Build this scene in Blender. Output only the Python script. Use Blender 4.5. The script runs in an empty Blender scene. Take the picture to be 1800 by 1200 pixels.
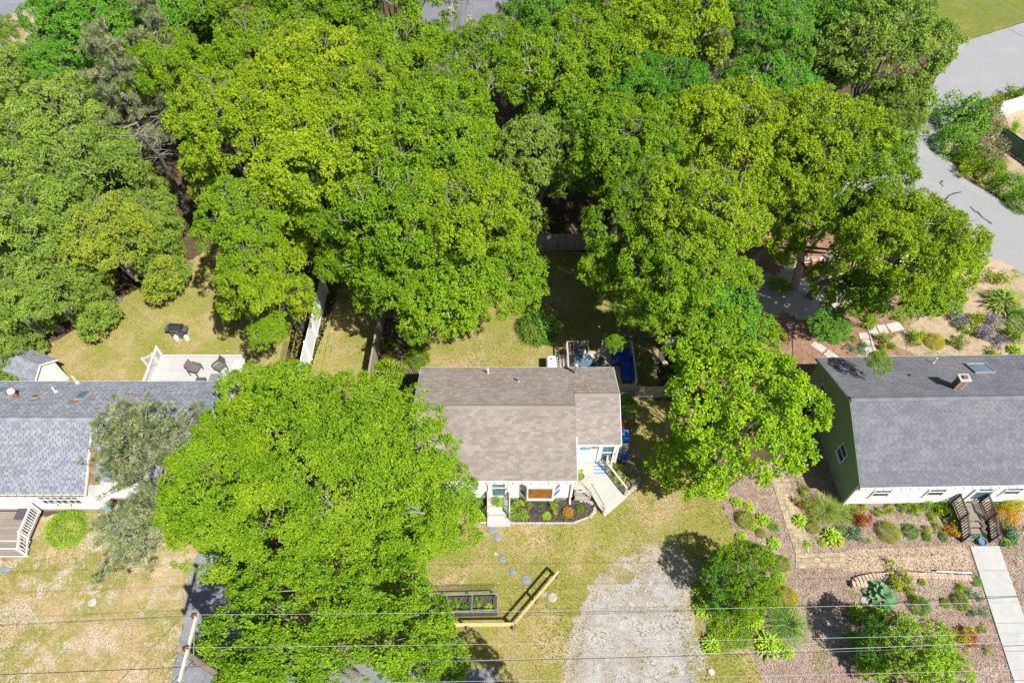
import bpy, math, random
import numpy as np
from mathutils import Vector, Matrix
random.seed(7)
R_ = math.radians
scene = bpy.context.scene
COL = scene.collection

# ------------------------------------------------------------------ camera, sky, sun, exposure
F_PX, TH, CAM_H = 1230.0, R_(53.0), 36.0
cam_d = bpy.data.cameras.new('camera'); cam = bpy.data.objects.new('camera', cam_d); COL.objects.link(cam)
cam.location = (0, 0, CAM_H); cam.rotation_euler = (R_(37.0), 0, 0)
cam_d.sensor_width = 36.0; cam_d.lens = 36.0 * F_PX / 1800.0; cam_d.clip_end = 1500; cam_d.clip_start = 0.5
scene.camera = cam
world = bpy.data.worlds.new('World'); scene.world = world; world.use_nodes = True
wn = world.node_tree.nodes; wl = world.node_tree.links
sky = wn.new('ShaderNodeTexSky'); sky.sky_type = 'NISHITA'; sky.sun_disc = False
SUN = Vector((0.50, -0.53, 1.0)).normalized()
sky.sun_elevation = math.asin(SUN.z); sky.sun_rotation = math.atan2(SUN.x, SUN.y)
wl.new(sky.outputs[0], wn['Background'].inputs[0]); wn['Background'].inputs[1].default_value = 0.068
sun_d = bpy.data.lights.new('sun', 'SUN'); sun_d.energy = 5.0; sun_d.angle = R_(0.5); sun_d.color = (1.0, 0.95, 0.87)
sun_o = bpy.data.objects.new('sun', sun_d); COL.objects.link(sun_o); sun_o.location = (30, -30, 70)
sun_o.rotation_euler = SUN.to_track_quat('Z', 'Y').to_euler()
vs = scene.view_settings
vs.view_transform = 'Standard'; vs.look = 'None'; vs.gamma = 1.0; vs.use_curve_mapping = False; vs.exposure = 0.54
scene.cycles.transparent_max_bounces = 12
scene.cycles.max_bounces = 6

# ------------------------------------------------------------------ helpers
CT, ST = math.cos(TH), math.sin(TH)
def P(px, py, h=0.0):
    """point at height h seen at photograph position px, py"""
    u, v = px - 900.0, 600.0 - py
    k = (CAM_H - h) / (F_PX * ST - v * CT)
    return Vector((u * k, (F_PX * CT + v * ST) * k, h))
def mpp(py, h=0.0):
    return (CAM_H - h) / (F_PX * ST - (600.0 - py) * CT)

def tag(o, label=None, cat=None, group=None, kind=None):
    if label: o['label'] = label
    if cat: o['category'] = cat
    if group: o['group'] = group
    if kind: o['kind'] = kind
    return o
def thing(name, label, cat, loc=(0, 0, 0), rz=0.0, group=None):
    o = bpy.data.objects.new(name, None); COL.objects.link(o); o.empty_display_size = 0.3
    o.location = loc; o.rotation_euler = (0, 0, rz)
    return tag(o, label, cat, group)
def link(name, mesh, parent=None, mat4=None):
    o = bpy.data.objects.new(name, mesh); COL.objects.link(o)
    if parent: o.parent = parent
    if mat4 is not None: o.matrix_basis = mat4
    return o
def copy_tree(o, parent=None):
    c = o.copy(); COL.objects.link(c)
    if parent: c.parent = parent; c.matrix_parent_inverse = o.matrix_parent_inverse.copy()
    for ch in list(o.children): copy_tree(ch, c)
    return c

class MB:
    """collects shapes, builds them as one mesh"""
    def __init__(s): s.v = []; s.f = []; s.t = []; s.tint = 0.5
    def add(s, vs_, fs):
        n = len(s.v); s.v += [tuple(a) for a in vs_]
        for f in fs: s.f.append(tuple(i + n for i in f)); s.t.append(s.tint)
        return s
    def box(s, x0, x1, y0, y1, z0, z1):
        return s.add([(x0,y0,z0),(x1,y0,z0),(x1,y1,z0),(x0,y1,z0),(x0,y0,z1),(x1,y0,z1),(x1,y1,z1),(x0,y1,z1)],
                     [(0,3,2,1),(4,5,6,7),(0,1,5,4),(1,2,6,5),(2,3,7,6),(3,0,4,7)])
    def bar(s, a, b, w, h, up=(0, 0, 1)):
        a, b, up = Vector(a), Vector(b), Vector(up); d = (b - a).normalized()
        x = d.cross(up)
        if x.length < 1e-4: x = d.cross(Vector((0, 1, 0)))
        x.normalize(); z = x.cross(d)
        x *= w / 2; z *= h / 2
        return s.add([a-x-z, a+x-z, a+x+z, a-x+z, b-x-z, b+x-z, b+x+z, b-x+z],
                     [(0,1,2,3),(7,6,5,4),(0,4,5,1),(1,5,6,2),(2,6,7,3),(3,7,4,0)])
    def tube(s, pts, rad, n=6, caps=True):
        pts = [Vector(p) for p in pts]; m = len(pts); base = len(s.v)
        if not hasattr(rad, '__len__'): rad = [rad] * m
        px = None
        for i, p in enumerate(pts):
            d = (pts[min(i+1, m-1)] - pts[max(i-1, 0)]).normalized()
            x = px if px is not None else (Vector((1, 0, 0)) if abs(d.x) < 0.8 else Vector((0, 1, 0)))
            x = (x - d * x.dot(d)).normalized(); y = d.cross(x); px = x
            for k in range(n):
                a = 2 * math.pi * k / n
                s.v.append(tuple(p + (x * math.cos(a) + y * math.sin(a)) * rad[i]))
        for i in range(m - 1):
            for k in range(n):
                a = base + i*n + k; b = base + i*n + (k+1) % n
                s.f.append((a, b, b + n, a + n)); s.t.append(s.tint)
        if caps:
            s.f.append(tuple(base + k for k in reversed(range(n)))); s.t.append(s.tint)
            s.f.append(tuple(base + (m-1)*n + k for k in range(n))); s.t.append(s.tint)
        return s
    def lathe(s, prof, c=(0, 0, 0), n=14, sx=1, sy=1):
        base = len(s.v); m = len(prof)
        for r, z in prof:
            for k in range(n):
                a = 2*math.pi*k/n; s.v.append((c[0]+r*math.cos(a)*sx, c[1]+r*math.sin(a)*sy, c[2]+z))
        for i in range(m-1):
            for k in range(n):
                a = base+i*n+k; b = base+i*n+(k+1) % n
                s.f.append((a, b, b+n, a+n)); s.t.append(s.tint)
        s.f.append(tuple(base + k for k in reversed(range(n)))); s.t.append(s.tint)
        s.f.append(tuple(base+(m-1)*n+k for k in range(n))); s.t.append(s.tint)
        return s
    def poly(s, pts, z0, z1):
        n = len(pts)
        return s.add([(p[0],p[1],z0) for p in pts] + [(p[0],p[1],z1) for p in pts],
                     [tuple(reversed(range(n))), tuple(range(n, 2*n))] + [(i,(i+1)%n,(i+1)%n+n,i+n) for i in range(n)])
    def prismx(s, prof, x0, x1):
        """profile of (y,z) extruded along x"""
        n = len(prof)
        return s.add([(x0,y,z) for y,z in prof] + [(x1,y,z) for y,z in prof],
                     [tuple(range(n)), tuple(reversed(range(n, 2*n)))] + [(i, i+n, (i+1)%n+n, (i+1)%n) for i in range(n)])
    def mesh(s, name, mat=None, smooth=False, bevel=False):
        me = bpy.data.meshes.new(name); me.from_pydata(s.v, [], s.f)
        if mat: me.materials.append(mat)
        if s.t and any(abs(t - 0.5) > 1e-6 for t in s.t):
            a = me.attributes.new('tint', 'FLOAT', 'FACE'); a.data.foreach_set('value', s.t)
        else:
            a = me.attributes.new('tint', 'FLOAT', 'FACE'); a.data.foreach_set('value', [0.5]*len(s.f))
        if smooth: me.shade_smooth()
        me.update(); return me
    def build(s, name, mat, parent=None, off=(0, 0, 0), smooth=False):
        if any(off): s.v = [(a-off[0], b-off[1], c-off[2]) for a, b, c in s.v]
        return link(name, s.mesh(name, mat, smooth), parent)

def np_mesh(name, verts, nper, tint, mat):
    """verts (N*nper,3) -> N polygons of nper corners"""
    n = len(verts) // nper
    me = bpy.data.meshes.new(name)
    me.vertices.add(len(verts)); me.vertices.foreach_set('co', verts.astype(np.float32).ravel())
    me.loops.add(n*nper); me.loops.foreach_set('vertex_index', np.arange(n*nper, dtype=np.int32))
    me.polygons.add(n); me.polygons.foreach_set('loop_start', np.arange(0, n*nper, nper, dtype=np.int32))
    me.materials.append(mat)
    a = me.attributes.new('tint', 'FLOAT', 'FACE'); a.data.foreach_set('value', tint.astype(np.float32))
    me.update(calc_edges=True)
    return me

# ------------------------------------------------------------------ materials
def newmat(name):
    m = bpy.data.materials.new(name); m.use_nodes = True
    nt = m.node_tree; return m, nt, nt.nodes['Principled BSDF']
def N(nt, t, **kw):
    n = nt.nodes.new(t)
    for k, v in kw.items(): setattr(n, k, v)
    return n
def noise(nt, scale, detail=3, rough=0.55, coord=None, stretch=None):
    tc = nt.nodes.get('tc') or N(nt, 'ShaderNodeTexCoord'); tc.name = 'tc'
    src = tc.outputs['Object'] if coord is None else coord
    if stretch:
        mp = N(nt, 'ShaderNodeMapping'); mp.inputs['Scale'].default_value = stretch
        nt.links.new(src, mp.inputs[0]); src = mp.outputs[0]
    n = N(nt, 'ShaderNodeTexNoise'); n.inputs['Scale'].default_value = scale
    n.inputs['Detail'].default_value = detail; n.inputs['Roughness'].default_value = rough
    nt.links.new(src, n.inputs['Vector']); return n.outputs['Fac']
def ramp(nt, fac, stops, interp='LINEAR'):
    r = N(nt, 'ShaderNodeValToRGB'); r.color_ramp.interpolation = interp; el = r.color_ramp.elements
    while len(el) < len(stops): el.new(0.5)
    for e, (p, c) in zip(el, stops): e.position = p; e.color = (c[0], c[1], c[2], 1)
    nt.links.new(fac, r.inputs[0]); return r.outputs[0]
def math_(nt, op, a, b=None):
    n = N(nt, 'ShaderNodeMath', operation=op)
    for i, x in enumerate((a, b)):
        if x is None: continue
        if isinstance(x, (int, float)): n.inputs[i].default_value = x
        else: nt.links.new(x, n.inputs[i])
    return n.outputs[0]
def mix(nt, fac, a, b, mode='MIX'):
    n = N(nt, 'ShaderNodeMix', data_type='RGBA', blend_type=mode)
    for sck, x in ((n.inputs[0], fac), (n.inputs[6], a), (n.inputs[7], b)):
        if isinstance(x, (int, float)): sck.default_value = x
        elif isinstance(x, tuple): sck.default_value = (x[0], x[1], x[2], 1)
        else: nt.links.new(x, sck)
    return n.outputs[2]
def bump(nt, b, h, strength=0.4, dist=0.02):
    n = N(nt, 'ShaderNodeBump'); n.inputs['Strength'].default_value = strength; n.inputs['Distance'].default_value = dist
    nt.links.new(h, n.inputs['Height']); nt.links.new(n.outputs[0], b.inputs['Normal'])
def surf(name, c1, c2, scale=6, rough=0.8, bstr=0.3, bscale=40, rnd=0.0, tint=0.0, metal=0.0, stretch=None, spec=0.3, dirt=None, dscale=0.8):
    """two-tone noisy surface; rnd varies per object, tint per face"""
    m, nt, b = newmat(name)
    col = ramp(nt, noise(nt, scale, 4, 0.6, stretch=stretch), [(0.3, c1), (0.7, c2)])
    if dirt: col = mix(nt, ramp(nt, noise(nt, dscale, 5, 0.65), [(0.48, (0,0,0)), (0.72, (0.8,0.8,0.8))]), col, dirt)
    if rnd:
        oi = N(nt, 'ShaderNodeObjectInfo')
        f = math_(nt, 'MULTIPLY_ADD', oi.outputs['Random'], rnd * 2); f.node.inputs[2].default_value = 1 - rnd
        hv = N(nt, 'ShaderNodeHueSaturation'); nt.links.new(f, hv.inputs['Value']); nt.links.new(col, hv.inputs['Color']); col = hv.outputs[0]
    if tint:
        at = N(nt, 'ShaderNodeAttribute', attribute_name='tint')
        f = math_(nt, 'MULTIPLY_ADD', at.outputs['Fac'], tint * 2); f.node.inputs[2].default_value = 1 - tint
        hv = N(nt, 'ShaderNodeHueSaturation'); nt.links.new(f, hv.inputs['Value']); nt.links.new(col, hv.inputs['Color']); col = hv.outputs[0]
    nt.links.new(col, b.inputs['Base Color'])
    b.inputs['Roughness'].default_value = rough; b.inputs['Metallic'].default_value = metal
    b.inputs['Specular IOR Level'].default_value = spec
    if bstr: bump(nt, b, noise(nt, bscale, 4, 0.6), bstr, 0.01)
    return m
def leafmat(name, stops, trans=0.20, rough=0.5, objvar=0.14):
    stops = [(p, (c[0]*.84, c[1]*.95, c[2]*.8)) if 'leaf' in name else (p, c) for p, c in stops]
    m, nt, b = newmat(name)
    at = N(nt, 'ShaderNodeAttribute', attribute_name='tint')
    oi = N(nt, 'ShaderNodeObjectInfo')
    f = math_(nt, 'MULTIPLY_ADD', oi.outputs['Random'], objvar); f.node.inputs[2].default_value = -objvar/2
    f = math_(nt, 'ADD', f, at.outputs['Fac'])
    col = ramp(nt, f, stops)
    nt.links.new(col, b.inputs['Base Color']); b.inputs['Roughness'].default_value = rough; b.inputs['Specular IOR Level'].default_value = 0.18
    tr = N(nt, 'ShaderNodeBsdfTranslucent')
    br = N(nt, 'ShaderNodeMix', data_type='RGBA', blend_type='MULTIPLY'); br.inputs[0].default_value = 1
    nt.links.new(col, br.inputs[6]); br.inputs[7].default_value = (1.2, 1.25, 0.6, 1)
    nt.links.new(br.outputs[2], tr.inputs[0])
    ms = N(nt, 'ShaderNodeMixShader'); ms.inputs[0].default_value = trans
    nt.links.new(b.outputs[0], ms.inputs[1]); nt.links.new(tr.outputs[0], ms.inputs[2])
    nt.links.new(ms.outputs[0], nt.nodes['Material Output'].inputs[0])
    return m

def groundmat(name, layers, amp=0.5, escale=1.6, rough=0.95, bstr=0.6, bscale=30, fine=None):
    """layers: list of (scale, lo, hi, colour) patches over the first colour; ragged edge cut by noise"""
    m, nt, b = newmat(name)
    c = layers[0]
    col = ramp(nt, noise(nt, c[0], 6, 0.7), [(0.3, c[1]), (0.7, c[2])])
    for i, (sc, lo, hi, cc) in enumerate(layers[1:]):
        tc = nt.nodes['tc']; mp = N(nt, 'ShaderNodeMapping'); mp.inputs['Location'].default_value = (13.7*(i+1), 7.1*(i+1), 0)
        nt.links.new(tc.outputs['Object'], mp.inputs[0])
        msk = ramp(nt, noise(nt, sc, 7, 0.68, coord=mp.outputs[0]), [(lo, (0,0,0)), (hi, (1,1,1))])
        cv = ramp(nt, noise(nt, 9, 4, 0.7), [(0.3, tuple(x*0.72 for x in cc)), (0.7, tuple(x*1.2 for x in cc))])
        col = mix(nt, msk, col, cv)
    if fine:
        col = mix(nt, 1.0, col, ramp(nt, noise(nt, fine[0], 3, 0.75), [(0.33, (fine[1],)*3), (0.66, (fine[2],)*3)]), 'MULTIPLY')
    nt.links.new(col, b.inputs['Base Color']); b.inputs['Roughness'].default_value = rough; b.inputs['Specular IOR Level'].default_value = 0.15
    bump(nt, b, noise(nt, bscale, 5, 0.7), bstr, 0.03)
    if amp:
        at = N(nt, 'ShaderNodeAttribute', attribute_name='sd')
        nz = math_(nt, 'MULTIPLY_ADD', noise(nt, escale, 8, 0.72), amp*2.4); nz.node.inputs[2].default_value = -amp*1.2
        a = math_(nt, 'GREATER_THAN', math_(nt, 'ADD', at.outputs['Fac'], nz), 0.0)
        tr = N(nt, 'ShaderNodeBsdfTransparent'); ms = N(nt, 'ShaderNodeMixShader')
        nt.links.new(a, ms.inputs[0]); nt.links.new(tr.outputs[0], ms.inputs[1]); nt.links.new(b.outputs[0], ms.inputs[2])
        nt.links.new(ms.outputs[0], nt.nodes['Material Output'].inputs[0])
    return m

M = {}
M['litter'] = groundmat('leaf_litter', [(3, (0.06,0.042,0.025), (0.16,0.11,0.07)), (0.5, 0.5, 0.62, (0.05,0.075,0.02)), (1.4, 0.58, 0.66, (0.20,0.13,0.08))], amp=0, fine=(22, 0.6, 1.3))
LAWN = [(2.2, (0.38,0.29,0.155), (0.47,0.37,0.215)), (0.30, 0.41, 0.55, (0.25,0.27,0.055)), (0.9, 0.47, 0.64, (0.30,0.285,0.07)), (3.2, 0.52, 0.68, (0.33,0.25,0.10)), (1.6, 0.60, 0.70, (0.50,0.40,0.27)), (5.0, 0.60, 0.70, (0.23,0.24,0.05))]
M['lawn'] = groundmat('dry_lawn', LAWN, amp=0.3, fine=(26, 0.62, 1.25))
M['lawn_green'] = groundmat('green_lawn', [(2.2, (0.13,0.17,0.03), (0.20,0.22,0.045)), (0.35, 0.55, 0.7, (0.30,0.24,0.09)), (1.2, 0.55, 0.7, (0.10,0.15,0.02))], amp=0.2, fine=(22, 0.65, 1.25))
M['lawn_bare'] = groundmat('patchy_lawn', [(2.0, (0.38,0.28,0.155), (0.50,0.39,0.25)), (0.33, 0.44, 0.56, (0.25,0.26,0.06)), (0.8, 0.50, 0.60, (0.52,0.44,0.35)), (1.9, 0.56, 0.66, (0.29,0.27,0.08)), (4.5, 0.54, 0.64, (0.50,0.40,0.29)), (0.6, 0.62, 0.70, (0.42,0.25,0.12))], amp=0.3, fine=(24, 0.6, 1.25))
M['gravel'] = groundmat('gravel', [(5, (0.34,0.33,0.315), (0.46,0.45,0.435)), (0.7, 0.44, 0.58, (0.34,0.30,0.25)), (3.0, 0.55, 0.62, (0.30,0.27,0.23)), (1.8, 0.55, 0.66, (0.50,0.49,0.48)), (1.1, 0.60, 0.66, (0.28,0.22,0.10)), (2.6, 0.63, 0.69, (0.24,0.17,0.08))], amp=1.25, escale=0.7, fine=(34, 0.66, 1.22))
M['asphalt_pale'] = groundmat('weathered_asphalt', [(3, (0.27,0.275,0.285), (0.32,0.325,0.335)), (0.4, 0.5, 0.75, (0.36,0.36,0.365)), (1.3, 0.58, 0.8, (0.29,0.29,0.30))], amp=0.12, fine=(40, 0.85, 1.12), bstr=0.2, bscale=80)
M['asphalt'] = groundmat('asphalt', [(3, (0.17,0.18,0.20), (0.25,0.26,0.29)), (0.6, 0.5, 0.7, (0.30,0.31,0.33))], amp=0.25, fine=(40, 0.8, 1.15), bstr=0.3, bscale=80)
M['chips'] = groundmat('wood_chip_ground', [(2.5, (0.235,0.17,0.13), (0.37,0.28,0.225)), (0.4, 0.48, 0.62, (0.42,0.34,0.275)), (1.2, 0.58, 0.68, (0.23,0.14,0.085)), (0.9, 0.57, 0.66, (0.20,0.20,0.075)), (4.0, 0.6, 0.68, (0.13,0.09,0.065))], amp=0.22, fine=(30, 0.55, 1.35))
M['redmulch'] = groundmat('red_brown_mulch', [(2.5, (0.23,0.125,0.075), (0.34,0.205,0.135)), (0.8, 0.50, 0.64, (0.38,0.28,0.20)), (1.0, 0.60, 0.68, (0.10,0.12,0.03))], amp=0.25, fine=(28, 0.6, 1.3))
M['sandy'] = groundmat('sandy_soil', [(2.5, (0.34,0.25,0.16), (0.48,0.38,0.27)), (0.7, 0.5, 0.62, (0.22,0.22,0.08)), (1.4, 0.6, 0.68, (0.5,0.42,0.33))], amp=0.3, fine=(26, 0.65, 1.3))
M['sandstrip'] = groundmat('tan_sand', [(2.5, (0.40,0.31,0.21), (0.50,0.40,0.28)), (1.9, 0.58, 0.66, (0.30,0.24,0.13))], amp=0.12, fine=(26, 0.8, 1.15))
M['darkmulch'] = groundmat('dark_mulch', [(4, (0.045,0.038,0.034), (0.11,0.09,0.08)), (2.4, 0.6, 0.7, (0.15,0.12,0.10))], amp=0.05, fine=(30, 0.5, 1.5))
M['soil'] = groundmat('bed_soil', [(4, (0.05,0.042,0.036), (0.12,0.10,0.085))], amp=0, fine=(30, 0.5, 1.5))
M['dirt'] = groundmat('grey_dirt', [(3, (0.34,0.29,0.23), (0.46,0.41,0.35)), (0.8, 0.5, 0.62, (0.28,0.26,0.10)), (2.4, 0.55, 0.65, (0.44,0.42,0.39))], amp=1.1, escale=0.8, fine=(28, 0.6, 1.25))
M['slot_shade_underlay'] = surf('shingle_slot_shade', (0.10,0.10,0.11), (0.14,0.14,0.15), 5, 0.95)  # dark colour under the pale tabs paints the shadow in their slots
M['tar'] = surf('tar_seal', (0.05,0.05,0.055), (0.09,0.09,0.095), 8, 0.6)
M['concrete'] = surf('concrete', (0.38,0.38,0.37), (0.46,0.46,0.45), 3, 0.85, 0.2, 60, rnd=0.02, dirt=(0.42,0.41,0.38), dscale=1.2)
M['paving'] = surf('grey_paving', (0.42,0.38,0.34), (0.54,0.50,0.46), 4, 0.9, 0.3, 40, rnd=0.1)
M['shingle_brown'] = surf('brown_grey_shingle', (0.245,0.213,0.19), (0.305,0.27,0.245), 1.1, 0.92, 0.5, 120, rnd=0.0, tint=0.17, dirt=(0.20,0.165,0.145), dscale=0.55)
M['shingle_grey'] = surf('slate_grey_shingle', (0.135,0.14,0.16), (0.175,0.18,0.205), 1.1, 0.92, 0.5, 120, tint=0.13, dirt=(0.20,0.20,0.22), dscale=0.5)
M['shingle_pale'] = surf('pale_grey_shingle', (0.215,0.235,0.275), (0.27,0.29,0.335), 1.3, 0.92, 0.5, 120, tint=0.20, dirt=(0.24,0.25,0.27), dscale=0.5)
M['white'] = surf('white_paint', (0.74,0.74,0.73), (0.82,0.82,0.81), 2, 0.55, 0.05, 30)
M['whiteside'] = surf('white_siding', (0.70,0.70,0.70), (0.78,0.78,0.78), 1.3, 0.6, 0.05, 30, rnd=0.03)
M['vinyl'] = surf('white_vinyl', (0.74,0.76,0.80), (0.80,0.81,0.84), 2, 0.4, 0.03, 30, rnd=0.02)
M['green_side'] = surf('green_siding', (0.19,0.30,0.175), (0.22,0.34,0.20), 1.3, 0.6, 0.05, 30, rnd=0.05)
M['foundation'] = surf('concrete_foundation', (0.30,0.29,0.27), (0.42,0.40,0.37), 3, 0.9, 0.3, 30)
M['deckwood'] = surf('weathered_deck_board', (0.42,0.37,0.32), (0.54,0.49,0.43), 3, 0.85, 0.3, 40, rnd=0.10, stretch=(1, 12, 12))
M['deckpale'] = surf('pale_composite_board', (0.42,0.415,0.41), (0.50,0.49,0.485), 3, 0.8, 0.2, 40, rnd=0.04, stretch=(1, 12, 12))
M['deckdark'] = surf('brown_grey_board', (0.20,0.165,0.14), (0.31,0.265,0.23), 3, 0.85, 0.3, 40, rnd=0.12, stretch=(1, 12, 12))
M['stairdark'] = surf('dark_stained_wood', (0.045,0.035,0.03), (0.085,0.07,0.06), 4, 0.7, 0.3, 40, rnd=0.15)
M['fencewood'] = surf('grey_cedar', (0.24,0.20,0.165), (0.37,0.32,0.27), 3, 0.9, 0.4, 40, rnd=0.20, stretch=(8, 8, 1))
M['lumber'] = surf('new_yellow_lumber', (0.62,0.40,0.15), (0.76,0.53,0.24), 3, 0.7, 0.2, 30, rnd=0.08)
M['glass'] = surf('window_glass', (0.03,0.05,0.07), (0.07,0.10,0.13), 1.2, 0.06, 0, spec=1.0)
M['glassblue'] = surf('blue_tinted_glass', (0.07,0.14,0.21), (0.15,0.24,0.33), 1.5, 0.08, 0, spec=0.9)
M['reflect_pane'] = surf('amber_interior_reflection', (0.12,0.06,0.02), (0.45,0.18,0.03), 1.6, 0.5, 0)  # orange interior reflection of the bay window, painted into the pane colour
M['shutter'] = surf('blue_shutter', (0.10,0.19,0.33), (0.13,0.23,0.38), 3, 0.6, 0.1)
M['brick'] = surf('red_brick', (0.22,0.10,0.07), (0.36,0.19,0.14), 6, 0.9, 0.3, rnd=0.25)
M['mortar'] = surf('mortar', (0.36,0.34,0.31), (0.46,0.44,0.40), 6, 0.95, 0.3)
M['metal'] = surf('galvanised_metal', (0.42,0.43,0.44), (0.55,0.56,0.57), 4, 0.35, 0.05, metal=0.6)
M['blackmetal'] = surf('black_metal', (0.02,0.02,0.022), (0.045,0.045,0.05), 5, 0.4, 0.05, spec=0.6)
M['darkgrey'] = surf('charcoal_plastic', (0.07,0.07,0.075), (0.12,0.12,0.125), 5, 0.55, 0.05)
M['wicker'] = surf('grey_brown_wicker', (0.12,0.10,0.095), (0.20,0.175,0.165), 30, 0.8, 0.5, 60)
M['bluebin'] = surf('blue_plastic', (0.02,0.10,0.45), (0.03,0.13,0.55), 3, 0.4, 0.05, spec=0.5)
M['cushion'] = surf('royal_blue_cushion', (0.01,0.05,0.28), (0.02,0.09,0.42), 5, 0.85, 0.2)
M['teal'] = surf('teal_ceramic', (0.05,0.33,0.33), (0.09,0.45,0.43), 4, 0.35, 0.05, spec=0.5)
M['orange'] = surf('orange_stained_wood', (0.36,0.14,0.06), (0.46,0.20,0.09), 5, 0.6, 0.2, rnd=0.1)
M['stone'] = surf('field_stone', (0.34,0.31,0.28), (0.52,0.48,0.43), 6, 0.9, 0.5, 20, rnd=0.15)
M['slate'] = surf('blue_grey_slate', (0.17,0.185,0.225), (0.27,0.285,0.33), 5, 0.85, 0.4, 20, rnd=0.12)
M['purple'] = surf('mauve_stone', (0.30,0.20,0.28), (0.40,0.28,0.38), 5, 0.85, 0.4, 20)
M['paver'] = surf('tan_paver', (0.34,0.27,0.175), (0.46,0.385,0.27), 5, 0.9, 0.4, 40, rnd=0.16, tint=0.2)
M['wallblock'] = surf('tan_wall_block', (0.42,0.30,0.23), (0.56,0.43,0.34), 6, 0.9, 0.5, 30, rnd=0.14)
M['bark'] = surf('grey_bark', (0.14,0.125,0.11), (0.32,0.30,0.27), 7, 0.95, 0.8, 25, stretch=(1, 1, 0.3))
M['deadwood'] = surf('pale_dead_wood', (0.26,0.24,0.22), (0.42,0.39,0.36), 7, 0.9, 0.5, 25)
M['polewood'] = surf('utility_pole_wood', (0.20,0.155,0.12), (0.36,0.30,0.24), 6, 0.9, 0.5, 25, stretch=(1, 1, 0.2))
M['armwood'] = surf('pale_crossarm_wood', (0.44,0.41,0.34), (0.58,0.55,0.47), 6, 0.9, 0.4, 25)
M['wire'] = surf('aluminium_wire', (0.30,0.30,0.30), (0.40,0.40,0.40), 5, 0.6, 0)
M['cable'] = surf('black_cable', (0.03,0.03,0.03), (0.06,0.06,0.06), 5, 0.5, 0)
M['porcelain'] = surf('brown_porcelain', (0.08,0.03,0.025), (0.13,0.05,0.04), 5, 0.25, 0, spec=0.7)
M['needles'] = surf('rusty_pine_needles', (0.20,0.115,0.065), (0.33,0.20,0.12), 14, 0.95, 0.6)
M['mat_dark'] = surf('rubber_mat', (0.06,0.06,0.065), (0.10,0.10,0.105), 12, 0.9, 0.3)
M['rugblue'] = surf('blue_rug', (0.10,0.22,0.42), (0.14,0.28,0.50), 12, 0.9, 0.3)
M['rugpale'] = surf('pale_rug_stripe', (0.45,0.52,0.60), (0.55,0.62,0.70), 12, 0.9, 0.3)
M['mesh_green'] = surf('green_mesh_screen', (0.05,0.085,0.07), (0.12,0.17,0.14), 2.5, 0.8, 0.4, 60)

L = {}
L['oak'] = leafmat('oak_leaf', [(0.0, (0.042,0.094,0.005)), (0.4, (0.183,0.319,0.012)), (0.75, (0.323,0.428,0.016)), (1.0, (0.523,0.515,0.022))])
L['oakyel'] = leafmat('oak_leaf_yellow', [(0.0, (0.064,0.120,0.006)), (0.4, (0.271,0.391,0.013)), (0.75, (0.447,0.501,0.017)), (1.0, (0.631,0.551,0.027))])
L['green'] = leafmat('deep_green_leaf', [(0.0, (0.025,0.085,0.011)), (0.45, (0.130,0.317,0.028)), (0.8, (0.245,0.448,0.043)), (1.0, (0.389,0.542,0.069))])
L['privet'] = leafmat('pale_small_leaf', [(0.0, (0.059,0.102,0.017)), (0.45, (0.252,0.359,0.056)), (0.8, (0.439,0.508,0.101)), (1.0, (0.658,0.659,0.199))])
L['maple'] = leafmat('bright_maple_leaf', [(0.0, (0.058,0.122,0.006)), (0.45, (0.273,0.433,0.012)), (0.8, (0.487,0.602,0.018)), (1.0, (0.702,0.673,0.035))], trans=0.26)
L['pine'] = leafmat('pine_needle', [(0.0, (0.09,0.14,0.05)), (0.5, (0.25,0.32,0.13)), (0.85, (0.42,0.45,0.24)), (1.0, (0.56,0.50,0.33))], trans=0.2)
L['olive'] = leafmat('olive_leaf', [(0.0, (0.16,0.21,0.02)), (0.5, (0.36,0.40,0.04)), (1.0, (0.58,0.56,0.08))])
L['lime'] = leafmat('lime_leaf', [(0.0, (0.161,0.274,0.020)), (0.5, (0.354,0.515,0.032)), (1.0, (0.612,0.708,0.064))])
L['yellow'] = leafmat('golden_leaf', [(0.0, (0.336,0.300,0.012)), (0.5, (0.600,0.504,0.018)), (1.0, (0.792,0.624,0.036))])
L['orange'] = leafmat('amber_flower', [(0.0, (0.38,0.22,0.01)), (0.5, (0.60,0.36,0.015)), (1.0, (0.75,0.48,0.03))])
L['red'] = leafmat('red_leaf', [(0.0, (0.240,0.045,0.022)), (0.5, (0.480,0.105,0.060)), (1.0, (0.630,0.240,0.120))])
L['blue'] = leafmat('blue_green_leaf', [(0.0, (0.065,0.143,0.078)), (0.5, (0.156,0.286,0.169)), (1.0, (0.338,0.468,0.312))])
L['hostablue'] = leafmat('glaucous_hosta_leaf', [(0.0, (0.11,0.22,0.12)), (0.5, (0.18,0.32,0.18)), (1.0, (0.28,0.42,0.27))], trans=0.15)
L['lavender'] = leafmat('lavender_spike', [(0.0, (0.156,0.143,0.208)), (0.6, (0.286,0.260,0.364)), (1.0, (0.390,0.390,0.442))])
L['grassy'] = leafmat('grass_blade', [(0.0, (0.090,0.180,0.022)), (0.5, (0.195,0.315,0.038)), (1.0, (0.390,0.450,0.090))])
L['straw'] = leafmat('lawn_blade', [(0.0, (0.24,0.27,0.05)), (0.3, (0.34,0.33,0.08)), (0.55, (0.47,0.39,0.17)), (1.0, (0.62,0.50,0.28))], trans=0.35)
L['chip'] = surf('wood_chip', (0.20,0.14,0.11), (0.48,0.37,0.30), 3, 0.9, 0, tint=0.55)
L['mulchbit'] = surf('dark_mulch_piece', (0.04,0.034,0.03), (0.10,0.085,0.075), 3, 0.9, 0, tint=0.6)
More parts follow.
